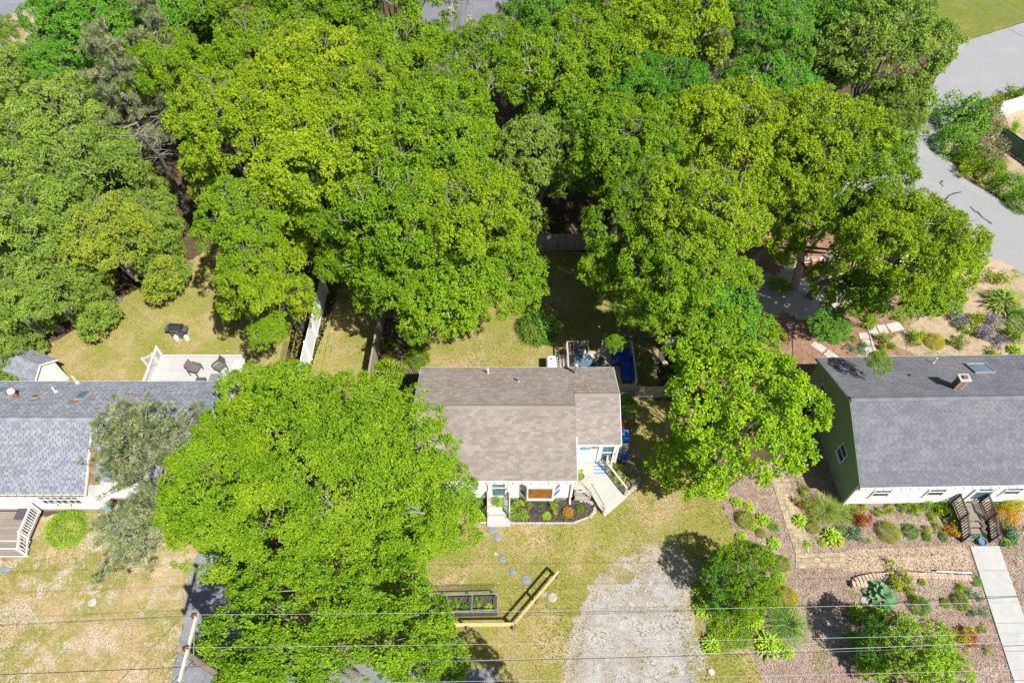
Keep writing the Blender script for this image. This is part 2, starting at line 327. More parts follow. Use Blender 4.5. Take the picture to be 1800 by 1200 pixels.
L['white'] = leafmat('white_blossom', [(0.0, (0.40,0.42,0.33)), (0.5, (0.60,0.60,0.52)), (1.0, (0.75,0.74,0.68))])
L['dusty'] = leafmat('dusty_brown_green_leaf', [(0.0, (0.090,0.112,0.045)), (0.5, (0.255,0.240,0.120)), (1.0, (0.495,0.390,0.240))])

# ------------------------------------------------------------------ ground sheets
def pts_world(pxs): return [P(a, b).xy for a, b in pxs]
def signed_dist(X, Y, poly):
    n = len(poly); d = np.full(X.shape, 1e9); inside = np.zeros(X.shape, bool)
    for i in range(n):
        x0, y0 = poly[i]; x1, y1 = poly[(i+1) % n]
        ex, ey = x1-x0, y1-y0; L2 = ex*ex+ey*ey + 1e-9
        t = np.clip(((X-x0)*ex + (Y-y0)*ey)/L2, 0, 1)
        d = np.minimum(d, np.hypot(X-(x0+t*ex), Y-(y0+t*ey)))
        c = (y0 > Y) != (y1 > Y)
        inside ^= c & (X < ex*(Y-y0)/(ey if abs(ey) > 1e-9 else 1e-9) + x0)
    return np.where(inside, d, -d)
POLY = {}
def sheet(name, poly, z, mat, res=0.35, margin=0.6, key=None):
    xs = [p[0] for p in poly]; ys = [p[1] for p in poly]
    gx = np.arange(min(xs)-margin-res, max(xs)+margin+2*res, res); gy = np.arange(min(ys)-margin-res, max(ys)+margin+2*res, res)
    X, Y = np.meshgrid(gx, gy); sd = signed_dist(X, Y, poly)
    ny, nx = X.shape
    keep = np.maximum.reduce([sd[:-1,:-1], sd[1:,:-1], sd[:-1,1:], sd[1:,1:]]) > -margin
    idx = np.arange(nx*ny).reshape(ny, nx)
    q = np.stack([idx[:-1,:-1][keep], idx[:-1,1:][keep], idx[1:,1:][keep], idx[1:,:-1][keep]], 1)
    used, inv = np.unique(q.ravel(), return_inverse=True)
    co = np.stack([X.ravel()[used], Y.ravel()[used], np.full(len(used), 0.0)], 1)
    me = bpy.data.meshes.new(name)
    me.vertices.add(len(used)); me.vertices.foreach_set('co', co.astype(np.float32).ravel())
    me.loops.add(q.size); me.loops.foreach_set('vertex_index', inv.astype(np.int32).ravel())
    me.polygons.add(len(q)); me.polygons.foreach_set('loop_start', np.arange(0, q.size, 4, dtype=np.int32))
    a = me.attributes.new('sd', 'FLOAT', 'POINT'); a.data.foreach_set('value', sd.ravel()[used].astype(np.float32))
    me.materials.append(mat); me.update(calc_edges=True)
    o = link(name, me); o.location.z = z; tag(o, kind='structure')
    if key: POLY[key] = poly
    return o

g = MB(); g.add([(-600,-300,0),(600,-300,0),(600,900,0),(-600,900,0)], [(0,1,2,3)])
tag(g.build('ground', M['litter']), kind='structure')
W = pts_world
sheet('lawn', W([(520,690),(505,640),(545,560),(560,500),(640,470),(700,500),(860,470),(940,440),(1060,445),(1130,480),(1200,560),(1215,700),(1235,800),(1262,868),(1292,940),(1296,985),(1240,1010),(1232,1130),(1318,1140),(1352,1215),(1340,1300),(700,1300),(380,1260),(420,1100),(540,900),(640,760)]), 0.004, M['lawn'], key='lawn')
sheet('lawn', W([(-80,690),(20,610),(100,600),(230,515),(300,480),(380,430),(440,440),(480,560),(560,470),(600,500),(548,640),(512,720),(400,760),(0,760)]), 0.004, M['lawn'], key='lawn_l')
sheet('lawn', W([(-160,940),(200,890),(330,900),(400,960),(345,990),(320,1110),(296,1230),(290,1320),(-200,1320)]), 0.004, M['lawn_bare'], key='lawn_f')
sheet('far_lawn', W([(1560,-90),(1960,-90),(1900,-10),(1800,38),(1690,75),(1600,100)]), 0.004, M['lawn_green'], res=0.8, key='lawn_far')
sheet('sandy_verge', W([(-120,90),(-60,60),(0,34),(70,2),(120,-30),(130,20),(100,60),(60,100),(-20,130)]), 0.004, M['sandy'], res=0.8)
sheet('road', W([(-260,70),(-100,-10),(20,-60),(110,-60),(60,6),(0,34),(-120,90)]), 0.008, M['asphalt'], res=0.8)
sheet('side_road', W([(60,120),(120,95),(230,130),(260,170),(180,165),(90,160)]), 0.004, M['asphalt'], res=0.6)
sheet('garden_bed', W([(1262,868),(1290,850),(1370,800),(1400,740),(1480,700),(1900,700),(2050,1320),(1380,1320),(1352,1215),(1318,1138),(1232,1140),(1240,1010),(1296,985),(1292,940)]), 0.008, M['chips'], key='chips')
sheet('garden_bed', W([(1195,690),(1205,560),(1225,420),(1330,350),(1480,380),(1580,420),(1640,500),(1600,590),(1700,600),(1720,660),(1440,720)]), 0.008, M['redmulch'], key='red')
sheet('garden_bed', W([(1560,600),(1640,540),(1700,470),(1790,475),(1900,560),(1960,760),(1760,760),(1640,640)]), 0.012, M['sandy'], key='sandy_r')
sheet('road', W([(1380,300),(1500,250),(1600,200),(1640,150),(1668,82),(1800,40),(1960,-20),(2080,80),(1880,130),(1800,155),(1740,172),(1690,196),(1655,232),(1652,262),(1700,318),(1760,352),(1830,395),(2000,480),(2100,600),(1960,570),(1800,482),(1755,462),(1700,450),(1560,400),(1440,360)]), 0.016, M['asphalt_pale'], res=0.5)
sheet('garden_bed', W([(1660,235),(1700,205),(1760,178),(1960,120),(2100,300),(2000,470),(1830,388),(1760,346),(1706,314),(1664,266)]), 0.020, M['sandy'], res=0.5)
sheet('dirt_patch', W([(1055,1005),(1095,980),(1150,955),(1195,955),(1222,1010),(1215,1060),(1235,1150),(1245,1300),(970,1300),(990,1180),(1008,1085)]), 0.013, M['dirt'], margin=1.6)
sheet('driveway', W([(1080,1030),(1130,1000),(1180,1000),(1200,1030),(1198,1085),(1212,1140),(1222,1200),(1232,1300),(985,1300),(1002,1200),(1020,1120),(1030,1060)]), 0.018, M['gravel'], margin=1.6, key='gravel')
sheet('driveway', W([(336,988),(360,960),(420,985),(440,1060),(560,1150),(780,1172),(870,1174),(900,1230),(820,1330),(282,1330),(300,1200),(320,1110)]), 0.012, M['asphalt'], key='drive_l')
sheet('sand_path', W([(1480,966),(1700,958),(1712,1000),(1484,1004)]), 0.012, M['sandstrip'])
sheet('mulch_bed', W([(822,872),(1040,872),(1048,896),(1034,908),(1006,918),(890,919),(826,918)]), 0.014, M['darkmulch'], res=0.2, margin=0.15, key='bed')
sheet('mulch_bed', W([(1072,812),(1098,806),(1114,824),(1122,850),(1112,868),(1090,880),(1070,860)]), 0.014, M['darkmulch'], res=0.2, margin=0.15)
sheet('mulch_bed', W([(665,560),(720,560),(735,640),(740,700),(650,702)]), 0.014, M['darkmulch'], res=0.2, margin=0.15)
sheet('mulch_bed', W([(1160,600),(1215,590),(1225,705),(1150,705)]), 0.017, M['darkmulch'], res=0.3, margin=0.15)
# patio of flagstones under the right oaks
sheet('patio', W([(1384,490),(1410,470),(1440,465),(1475,470),(1480,505),(1468,535),(1440,550),(1400,545),(1385,520)]), 0.024, M['paving'], res=0.3)
sheet('patio', W([(1328,508),(1345,492),(1362,508),(1365,530),(1350,545),(1330,525)]), 0.028, M['paving'], res=0.3)

# tar-sealed cracks in the road
def strip(name, pxs, w, z, mat):
    b = MB(); pts = [P(*q) for q in pxs]
    vs_ = []
    for i, p in enumerate(pts):
        d = (pts[min(i+1, len(pts)-1)] - pts[max(i-1, 0)]).normalized(); n = Vector((-d.y, d.x, 0)) * w/2 * (0.6 + 0.8*random.random())
        vs_ += [(p.x+n.x, p.y+n.y, z), (p.x-n.x, p.y-n.y, z)]
    b.add(vs_, [(2*i, 2*i+1, 2*i+3, 2*i+2) for i in range(len(pts)-1)])
    o = b.build(name, mat); tag(o, kind='structure'); return o
strip('crack_seal', [(1574,284),(1584,288),(1592,296),(1603,299),(1613,308),(1623,314)], 0.13, 0.026, M['tar'])
strip('crack_seal', [(1652,356),(1659,354),(1668,344),(1678,340),(1690,338)], 0.16, 0.026, M['tar'])
strip('crack_seal', [(1705,363),(1712,371),(1719,374),(1727,383),(1735,388),(1743,394)], 0.15, 0.026, M['tar'])
strip('crack_seal', [(1657,318),(1652,322),(1658,328)], 0.12, 0.026, M['tar'])

# ------------------------------------------------------------------ roofs, walls, windows
RND = random.Random(3)
def shingle_mesh(mat, tint, w=0.297, e=0.152):
    b = MB(); b.tint = tint
    b.add([(0,0,0.012),(w,0,0.012),(w,e,0.001),(0,e,0.001),(0,0,-0.004),(w,0,-0.004),(w,e,-0.004),(0,e,-0.004)],
          [(0,1,2,3),(4,5,1,0),(5,6,2,1),(7,4,0,3)])
    return b.mesh('shingle', mat)
def shingles(slope, org, U, V, width, length, mat, individual=0, tw=0.305, ex=0.14, vals=None):
    """rows of tabs on a roof slope: org lower left, U along the eave, V up the slope"""
    U = Vector(U).normalized(); V = Vector(V).normalized(); Nn = U.cross(V)
    if Nn.z < 0: Nn = -Nn
    org = Vector(org); rest = MB(); nrow = int(length/ex); cnt = 0
    vals = vals or [RND.random() for _ in range(8)]
    variants = [shingle_mesh(mat, t, tw-(0.045 if mat is M.get('shingle_pale') else 0.012), ex+0.012) for t in vals] if individual else []
    rowv = 0
    for i in range(nrow + 1):
        y = i*ex
        e1 = min(ex + 0.012, length - y)
        if e1 < 0.03: continue
        x = -RND.random()*tw*0.5 - (i % 2)*tw*0.5
        rowv = RND.uniform(-0.12, 0.12)
        while x < width - 0.01:
            a = max(x, 0.0); b_ = min(x + tw - (0.045 if mat is M.get('shingle_pale') else 0.012), width)
            if b_ - a > 0.03:
                o = org + U*a + V*y
                full = (b_-a) > tw-0.05 and e1 > ex
                if cnt < individual and full:
                    m = Matrix((( U.x, V.x, Nn.x, o.x), (U.y, V.y, Nn.y, o.y), (U.z, V.z, Nn.z, o.z), (0,0,0,1)))
                    link('shingle', RND.choice(variants), slope, m); cnt += 1
                else:
                    rest.tint = min(1, max(0, RND.random() + rowv)); w = b_-a
                    c = lambda p, q, r: o + U*p + V*q + Nn*r
                    rest.add([c(0,0,.012), c(w,0,.012), c(w,e1,.001), c(0,e1,.001), c(0,0,-.004), c(w,0,-.004), c(w,e1,-.004), c(0,e1,-.004)],
                             [(0,1,2,3),(4,5,1,0),(5,6,2,1),(7,4,0,3)])
            x += tw
    o = rest.build('shingles', mat, slope); tag(o, kind='stuff')
    return o
def ridge_caps(parent, a, b, mat, step=0.2, w=0.30, sl=0.42):
    a, b = Vector(a), Vector(b); n = int((b-a).length/step); d = (b-a).normalized(); me = []
    for t in (0.2, 0.5, 0.8, 0.65):
        q = MB(); q.tint = t; dz = w/2*sl
        q.add([(0,-w/2,-dz+.014),(0,0,.02),(0,w/2,-dz+.014),(step,-w/2,-dz+.024),(step,0,.032),(step,w/2,-dz+.024),
               (0,-w/2,-dz-.01),(0,w/2,-dz-.01),(step,-w/2,-dz-.01),(step,w/2,-dz-.01)],
              [(0,3,4,1),(1,4,5,2),(3,8,9,5,4),(6,0,1,2,7),(6,8,3,0),(2,5,9,7)])
        me.append(q.mesh('ridge_cap', mat))
    for i in range(n): link('ridge_cap', me[(i*7+i//3) % 4], parent, Matrix.Translation(a + d*(i*step)))
def clapboards(parent, org, U, width, z0, z1, out, mat, ex=0.15, clip=None):
    """horizontal siding boards on a vertical wall; clip(z) -> (start, end) along U"""
    U = Vector(U).normalized(); out = Vector(out).normalized(); org = Vector(org); z = z0
    while z < z1 - 0.02:
        h = min(ex, z1 - z); s0, s1 = (0, width) if clip is None else clip(z + h*0.5)
        if s1 - s0 > 0.1:
            a = org + U*s0; b_ = org + U*s1; b = MB()
            q = [a + out*0.022, b_ + out*0.022, b_ + out*0.006, a + out*0.006, a, b_]
            b.add([(q[0].x,q[0].y,z),(q[1].x,q[1].y,z),(q[2].x,q[2].y,z+h),(q[3].x,q[3].y,z+h),(q[4].x,q[4].y,z),(q[5].x,q[5].y,z)], [(0,1,2,3),(4,5,1,0),(5,2,1),(4,0,3)])
            b.build('siding_board', mat, parent)
        z += ex
def window(parent, org, U, out, w, h, pane='glass', frame='white', cols=1, rows=2, name='window', fw=0.07, proud=0.05):
    """framed window, org lower left corner on the wall face"""
    U = Vector(U).normalized(); out = Vector(out).normalized(); o = Vector(org) + out*proud; Z = Vector((0,0,1))
    f = MB()
    def bb(x0, x1, z0, z1, d0, d1, b):
        c = [o + U*x + Z*z + out*d for d in (d0, d1) for x, z in ((x0,z0),(x1,z0),(x1,z1),(x0,z1))]
        b.add(c, [(0,1,2,3),(7,6,5,4),(0,4,5,1),(1,5,6,2),(2,6,7,3),(3,7,4,0)])
    bb(0, fw, 0, h, -proud, 0, f); bb(w-fw, w, 0, h, -proud, 0, f); bb(fw, w-fw, 0, fw, -proud, 0.003, f); bb(fw, w-fw, h-fw, h, -proud, 0.003, f)
    bb(-0.03, w+0.03, -0.05, 0, -proud, 0.04, f)
    iw = (w-2*fw)/cols; ih = (h-2*fw)/rows
    for i in range(1, cols): bb(fw+i*iw-.02, fw+i*iw+.02, fw, h-fw, -0.03, -0.006, f)
    for j in range(1, rows): bb(fw, w-fw, fw+j*ih-.025, fw+j*ih+.025, -0.03, -0.002, f)
    fo = f.build(name, M[frame], parent)
    for i in range(cols):
        for j in range(rows):
            p = MB(); bb(fw+i*iw+.015, fw+(i+1)*iw-.015, fw+j*ih+.02, fw+(j+1)*ih-.02, -0.035, -0.025, p)
            p.build('pane', M[pane], fo)
    return fo

def gable_house(root, x0, x1, yf, yb, ze, zr, wall, wall_in=0.3, base=0.35):
    """walls as one closed prism under a gable, ridge along x"""
    w = MB(); yr = (yf+yb)/2
    k = (zr-ze)/((yb-yf)/2); zi = ze + k*wall_in - 0.06
    w.prismx([(yf+wall_in, base), (yb-wall_in, base), (yb-wall_in, zi-0.04), (yr, zr-0.12), (yf+wall_in, zi-0.04)], x0, x1)
    o = w.build('wall', M[wall], root)
    f = MB(); f.box(x0+0.03, x1-0.03, yf+wall_in+0.03, yb-wall_in-0.03, -0.05, base)
    f.build('foundation', M['foundation'], root)
    return o
def slope_slab(root, name, x0, x1, y0, z0, y1, z1, mat, th=0.06):
    """roof deck from eave (y0,z0) to ridge (y1,z1)"""
    b = MB(); b.prismx([(y0, z0), (y1, z1), (y1, z1-th), (y0, z0-th)], x0, x1)
    return b.build(name, mat, root)

def fascia(root, x0, x1, y, z, s):
    b = MB(); b.box(x0-0.02, x1+0.02, min(y, y+s*0.03), max(y, y+s*0.03), z-0.17, z-0.005); b.build('fascia', M['white'], root)
def gutter(root, x0, x1, y, z, hang=1):
    b = MB(); b.prismx([(y, z-0.03), (y, z-0.13), (y-0.10, z-0.13), (y-0.12, z-0.03), (y-0.105, z-0.03), (y-0.09, z-0.115), (y-0.012, z-0.115), (y-0.012, z-0.03)], x0, x1)
    g_ = b.build('gutter', M['white'], root); x = x0 + 0.2; me = None
    while x < x1:
        if me is None:
            q = MB(); q.box(-0.02, 0.02, -0.13, 0.0, -0.005, 0.008); me = q.mesh('gutter_hanger', M['darkgrey'])
        link('gutter_hanger', me, g_, Matrix.Translation((x, y, z-0.012))); x += 0.46

# ---- the cottage in the middle
HX0, HXM, HX1 = -5.2, 3.36, 5.82
house = thing('cottage', 'small white cottage with weathered brown shingle roof in the middle lot', 'house', (0, 19.4, 0))
OY = 19.4
gable_house(house, HX0+0.12, HXM-0.1, 15.9-OY, 23.0-OY, 3.0, 4.5, 'whiteside', base=0.4)
b = MB(); b.prismx([(18.3-OY, .4), (22.7-OY, .4), (22.7-OY, 3.0), (20.5-OY, 3.93), (18.3-OY, 3.0)], HXM-0.1, HX1-0.14); b.build('wall', M['whiteside'], house)
b = MB(); b.box(HXM-0.1, HX1-0.17, 18.33-OY, 22.67-OY, -.05, .4); b.build('foundation', M['foundation'], house)
kk = (4.5-3.0)/3.55
def roof(root, segs, mat, indiv=0):
    for nm, x0, x1, y0, z0, y1, z1, ind in segs:
        s = slope_slab(root, 'roof', x0, x1, y0, z0, y1, z1, mat)
        V = Vector((0, y1-y0, z1-z0)); ln = V.length
        s.data.materials[0] = M['slot_shade_underlay'] if mat is M['shingle_pale'] else mat
        shingles(s, (x0, y0, z0+0.006), (1,0,0), V, x1-x0, ln, mat, ind)
MBN = M['shingle_brown']
roof(house, [('f', HX0, HXM, 15.9-OY, 3.0, 19.45-OY, 4.5, 300),
             ('b', HX0, HXM, 23.0-OY, 3.0, 19.45-OY, 4.5, 0),
             ('f', HXM+0.004, HX1, 18.0-OY, 3.0, 20.5-OY, 4.056, 0),
             ('b', HXM+0.004, HX1, 23.0-OY, 3.0, 20.5-OY, 4.056, 0)], MBN)
# ridge vent strip
b = MB(); b.prismx([(19.45-.17-OY, 4.46), (19.45-OY, 4.565), (19.45+.17-OY, 4.46), (19.45+.17-OY, 4.43), (19.45-OY, 4.5), (19.45-.17-OY, 4.43)], HX0, HXM-0.04); b.build('ridge_vent', MBN, house)
b = MB(); b.prismx([(20.5-.16-OY, 4.02), (20.5-OY, 4.12), (20.5+.16-OY, 4.02), (20.5+.16-OY, 3.99), (20.5-OY, 4.06), (20.5-.16-OY, 3.99)], HXM+0.01, HX1); b.build('ridge_vent', MBN, house)
fascia(house, HX0, HXM, 15.9-OY, 3.0, -1); fascia(house, HX0, HX1, 23.0-OY, 3.0, 1); fascia(house, HXM+.05, HX1, 18.0-OY, 3.0, -1)
gutter(house, HX0, HXM, 15.87-OY, 3.0)
# gable rakes
for x, yr, zr, yf, dx in ((HX0, 19.45, 4.5, 15.9, -1), (HX1, 20.5, 4.056, 18.0, 1), (HXM, 19.45, 4.5, 15.9, 1)):
    b = MB(); xa, xb = (x-.03, x-.002) if dx < 0 else (x+.002, x+.03)
    if x == HXM: b.prismx([(yf-OY, 2.99), (18.0-OY, 3.0+kk*2.1-.01), (18.0-OY, 3.0+kk*2.1-.16), (yf-OY, 2.83)], xa, xb)
    else: b.prismx([(yf-OY, 2.99), (yr-OY, zr-.01), (23.0-OY, 2.99), (23.0-OY, 2.83), (yr-OY, zr-.17), (yf-OY, 2.83)], xa, xb)
    b.build('rake_board', M['white'], house)
WY = 16.2-OY
clapboards(house, (HX0+.12, WY, 0), (1,0,0), HXM-HX0-.22, .4, 2.98, (0,-1,0), M['whiteside'])
clapboards(house, (HXM-.1, 18.3-OY, 0), (1,0,0), HX1-HXM-.04, .45, 2.95, (0,-1,0), M['whiteside'])
clapboards(house, (HXM-.1, 16.2-OY, 0), (0,1,0), 2.1, .4, 2.9, (1,0,0), M['whiteside'])
def wx(px, py, h): return P(px, py, h).x
window(house, (wx(802,850,2), WY, 1.75), (1,0,0), (0,-1,0), 0.75, 0.85, rows=2)
window(house, (wx(770,850,2), WY, 1.75), (1,0,0), (0,-1,0), 0.6, 0.85, rows=2)
b = MB(); b.box(wx(827,852,2), wx(839,852,2), WY-.05, WY-.023, 1.45, 2.55)
for i in range(12): b.box(wx(827,852,2)+.03, wx(839,852,2)-.03, WY-.058, WY-.051, 1.5+i*.085, 1.55+i*.085)
b.build('shutter', M['shutter'], house)
dx0 = wx(861,857,1.7)
def door(root, x0, y, z0, w=0.92, h=2.05):
    b = MB(); b.box(x0-.1, x0, y-.06, y, z0, z0+h+.12); b.box(x0+w, x0+w+.1, y-.06, y, z0, z0+h+.12); b.box(x0, x0+w, y-.06, y, z0+h+.003, z0+h+.12)
    b.box(x0+.003, x0+w-.003, y-.035, y-.003, z0+.003, z0+.2); b.box(x0+.003, x0+.12, y-.035, y-.003, z0+.2, z0+h); b.box(x0+w-.12, x0+w-.003, y-.035, y-.003, z0+.2, z0+h)
    b.box(x0+.12, x0+w-.12, y-.035, y-.003, z0+1.1, z0+1.2); b.box(x0+.12, x0+w-.12, y-.035, y-.003, z0+h-.12, z0+h)
    d = b.build('door', M['white'], root)
    for a, c in ((.2, 1.1), (1.2, h-.12)):
        q = MB(); q.box(x0+.12, x0+w-.12, y-.022, y-.012, z0+a, z0+c); q.build('pane', M['glassblue'], d)
    q = MB(); q.box(x0+w-.09, x0+w-.05, y-.07, y-.036, z0+.98, z0+1.12); q.build('handle', M['blackmetal'], d)
    return d
door(house, dx0, WY-.022, 0.5)
# bay window
bx0, bx1 = wx(912,860,1.6), wx(986,860,1.6); BW = bx1-bx0; BD = 0.42
b = MB(); sd_ = 0.42
pl = [(bx0, WY), (bx0+sd_, WY-BD), (bx1-sd_, WY-BD), (bx1, WY)]
b.poly(list(reversed(pl)), 0.85, 1.0); b.poly(list(reversed(pl)), 2.42, 2.55)
bay = b.build('bay_window', M['white'], house)
def bay_side(a, c, pane, cols=1, rows=1):
    a = Vector((*a, 0)); c = Vector((*c, 0)); U = (c-a).normalized(); out = Vector((U.y, -U.x, 0)); w = (c-a).length
    f = MB(); Z = Vector((0,0,1))
    def bb(x0, x1, z0, z1, d0, d1, q):
        cc = [a + U*x + Z*z + out*d for d in (d0, d1) for x, z in ((x0,z0),(x1,z0),(x1,z1),(x0,z1))]
        q.add(cc, [(0,1,2,3),(7,6,5,4),(0,4,5,1),(1,5,6,2),(2,6,7,3),(3,7,4,0)])
    bb(0,.07,1.0,2.42,-.06,0,f); bb(w-.07,w,1.0,2.42,-.06,0,f); bb(.07,w-.07,1.0,1.08,-.06,-.002,f); bb(.07,w-.07,2.32,2.42,-.06,-.002,f)
    if rows == 2: bb(.07,w-.07,1.68,1.73,-.05,-.005,f)
    f.build('window_frame', M['white'], bay)
    q = MB(); bb(.07,w-.07,1.08,2.32,-.04,-.03,q); q.build('pane', M[pane], bay)
bay_side(pl[0], pl[1], 'glass', rows=2); bay_side(pl[1], pl[2], 'reflect_pane'); bay_side(pl[2], pl[3], 'glassblue', rows=2)
# downspouts and roof pipes
def downspout(root, x, y, z0, z1):
    b = MB(); b.box(x-.04, x+.04, y-.1, y-.035, z0, z1); b.box(x-.04, x+.04, y-.3, y-.1, z0, z0+.07); b.build('downspout', M['white'], root)
downspout(house, HXM-.2, WY, 0.1, 2.85)
downspout(house, HX1-.25, 18.28-OY, 0.5, 2.95)
def pipe(root, px, py, zroof, h, r=0.05, mat='white', cap=False):
    p = P(px, py, zroof); p = p - Vector(root.location)
    b = MB(); b.lathe([(r*1.9, -.05), (r*1.9, .03), (r, .06), (r, h)] + ([(r*1.7, h), (r*1.7, h+.08), (r*.3, h+.13)] if cap else []), (p.x, p.y, zroof), 10)
    return b.build('vent_pipe', M[mat], root)
pipe(house, 858, 657, 3.2, .5); pipe(house, 911, 670, 3.55, .38, mat='metal'); pipe(house, 1011, 656, 3.2, .8, .08, 'metal', True)
# wall ornaments by the entrance
fx, fz = 3.75, 2.2
b = MB(); b.poly([(0,0),(.09,.13),(.25,.16),(.40,.07),(.52,.15),(.52,-.13),(.40,-.05),(.25,-.13),(.09,-.1)], 0, .03)
o = b.build('fish_ornament', M['teal']); o.location = (3.72, 18.235, 2.15); o.rotation_euler = (R_(90), 0, 0)
tag(o, 'teal fish-shaped plaque hanging on the white entry wall', 'wall ornament')
b = MB(); b.poly([(0,0),(.06,.1),(.17,.12),(.27,.05),(.35,.1),(.35,-.1),(.27,-.04),(.17,-.1),(.06,-.08)], 0, .03)
o = b.build('fish_ornament', M['wicker']); o.location = (4.33, 18.235, 2.3); o.rotation_euler = (R_(90), 0, 0)
tag(o, 'small dark brown fish plaque between teal fish and entry door', 'wall ornament')
door(house, 4.82, 18.3-OY-.022, 0.5, 0.9, 2.05)
# window unit on left side wall
ac = thing('air_conditioner', 'white window air conditioner sticking out of the cottage left wall', 'air conditioner', (HX0-.15, 18.8, 1.5))
b = MB(); b.box(-.38, .22, -.32, .32, 0, .42); b.build('casing', M['white'], ac)
for i in range(5):
    b = MB(); b.box(-.39, -.382, -.28, .28, .05+i*.07, .08+i*.07); b.build('louvre', M['darkgrey'], ac)

# ---- decks, stairs, railings
def board_run(parent, a, b_, width_dir, total, bw, gap, mat, th=0.03, name='board', jit=0.0):
    """boards running from a to b_, repeated along width_dir"""
    a, b_ = Vector(a), Vector(b_); wd = Vector(width_dir).normalized(); L_ = (b_-a).length
    U = (b_-a).normalized(); Nn = U.cross(wd)
    if Nn.z < 0: Nn = -Nn
    q = MB(); q.box(0, L_, 0, bw, -th, 0); me = q.mesh(name, mat); n = int((total+gap)/(bw+gap)+0.01)
    for i in range(n):
        o = a + wd*(i*(bw+gap)) + Nn*random.uniform(-.002, .003)
        m = Matrix(((U.x, wd.x, Nn.x, o.x), (U.y, wd.y, Nn.y, o.y), (U.z, wd.z, Nn.z, o.z), (0,0,0,1)))
        link(name, me, parent, m)
def bar_part(name, a, b_, w, h, mat, parent):
    q = MB(); q.bar(a, b_, w, h); return q.build(name, mat, parent)
def railing(parent, a, b_, h, mat, sp=0.14, bal=0.035, post=0.09, posts=(True, True), lower=0.1):
    a, b_ = Vector(a), Vector(b_); Z = Vector((0,0,1)); d = b_-a; n = max(2, int(Vector((d.x,d.y,0)).length/sp))
    bar_part('rail', a+Z*h, b_+Z*h, 0.09, 0.04, mat, parent); bar_part('rail', a+Z*lower, b_+Z*lower, 0.04, 0.06, mat, parent)
    q = MB(); q.box(-bal/2, bal/2, -bal/2, bal/2, lower+.02, h-.02); me = q.mesh('baluster', mat)
    for i in range(1, n): link('baluster', me, parent, Matrix.Translation(a + d*(i/n)))
    q = MB(); q.box(-post/2, post/2, -post/2, post/2, 0, h+.08); mp = q.mesh('post', mat)
    if posts[0]: link('post', mp, parent, Matrix.Translation(a))
    if posts[1]: link('post', mp, parent, Matrix.Translation(b_))
Zv = Vector((0,0,1))
# entry deck and ramp of the cottage
deck = thing('entry_deck', 'weathered plank entry deck with angled ramp at the cottage side door', 'deck', (4.5, 17, 0))
dO = Vector((4.5, 17, 0))
A = Vector((4.27, 16.55, .5)); B = Vector((5.22, 17.72, .5)); E1 = Vector((5.04, 15.24, .05)); E2 = Vector((6.32, 16.33, .05))
dirb = Vector((0.76, 0.65, 0)).normalized()
# ramp boards parallel to its lower edge
n = 11
for i in range(n):
    t0, t1 = i/n, (i+1)/n - .008
    q = MB(); a0, a1 = A.lerp(E1, t0), A.lerp(E1, t1); b0, b1 = B.lerp(E2, t0), B.lerp(E2, t1)
    q.add([v-dO for v in (a0, b0, b1, a1)] + [v-dO-Zv*.03 for v in (a0, b0, b1, a1)], [(0,3,2,1),(4,5,6,7),(0,1,5,4),(1,2,6,5),(2,3,7,6),(3,0,4,7)])
    q.build('board', M['deckwood'], deck)
for a, c in ((A, E1), (B, E2)):
    bar_part('stringer', a-dO-Zv*.10, c-dO-Zv*.05, .05, .09, M['deckwood'], deck)
# platform, boards cut to its outline along the same diagonal
plat = [Vector((3.40, 16.1)), Vector((4.20, 16.1)), Vector((4.27, 16.52)), Vector((5.25, 17.74)), Vector((5.30, 18.22)), Vector((3.40, 18.22))]
def clip_line(poly, p, d):
    ts = []
    for i in range(len(poly)):
        a, c = poly[i], poly[(i+1) % len(poly)]; e = c-a; den = d.x*e.y - d.y*e.x
        if abs(den) < 1e-9: continue
        t = ((a.x-p.x)*e.y - (a.y-p.y)*e.x)/den; s_ = ((a.x-p.x)*d.y - (a.y-p.y)*d.x)/den
        if 0 <= s_ <= 1: ts.append(t)
    return (min(ts), max(ts)) if len(ts) >= 2 else None
d2 = dirb.xy.normalized(); nrm = Vector((-d2.y, d2.x)); c0 = Vector((4.2, 17.0)); bw = 0.135
for i in range(-14, 16):
    l0 = clip_line(plat, c0 + nrm*(i*(bw+.008)), d2); l1 = clip_line(plat, c0 + nrm*(i*(bw+.008)+bw), d2)
    if not l0 or not l1: continue
    p = [c0+nrm*(i*(bw+.008))+d2*l0[0], c0+nrm*(i*(bw+.008))+d2*l0[1], c0+nrm*(i*(bw+.008)+bw)+d2*l1[1], c0+nrm*(i*(bw+.008)+bw)+d2*l1[0]]
    q = MB(); q.poly([(v.x-dO.x, v.y-dO.y) for v in p], .47, .5); q.build('board', M['deckwood'], deck)
b = MB()
for i in range(len(plat)):
    a, c = plat[i], plat[(i+1) % len(plat)]
    if i in (4, 5): continue
    b.bar((a.x-dO.x, a.y-dO.y, .36), (c.x-dO.x, c.y-dO.y, .36), .04, .2)
b.build('rim_joist', M['deckwood'], deck)
railing(deck, Vector((3.45,16.08,.5))-dO, Vector((4.22,16.08,.5))-dO, .85, M['deckwood'])
bar_part('rail', A+Zv*.85-dO, E1.lerp(A,.12)+Zv*.85-dO, .035, .04, M['blackmetal'], deck); bar_part('rail', A+Zv*.45-dO, E1.lerp(A,.12)+Zv*.45-dO, .03, .04, M['deckwood'], deck)
bar_part('post', E1.lerp(A,.12)-dO, E1.lerp(A,.12)+Zv*.9-dO, .09, .09, M['deckwood'], deck)
railing(deck, Vector((5.27,18.15,.5))-dO, B-dO, .9, M['deckwood'])
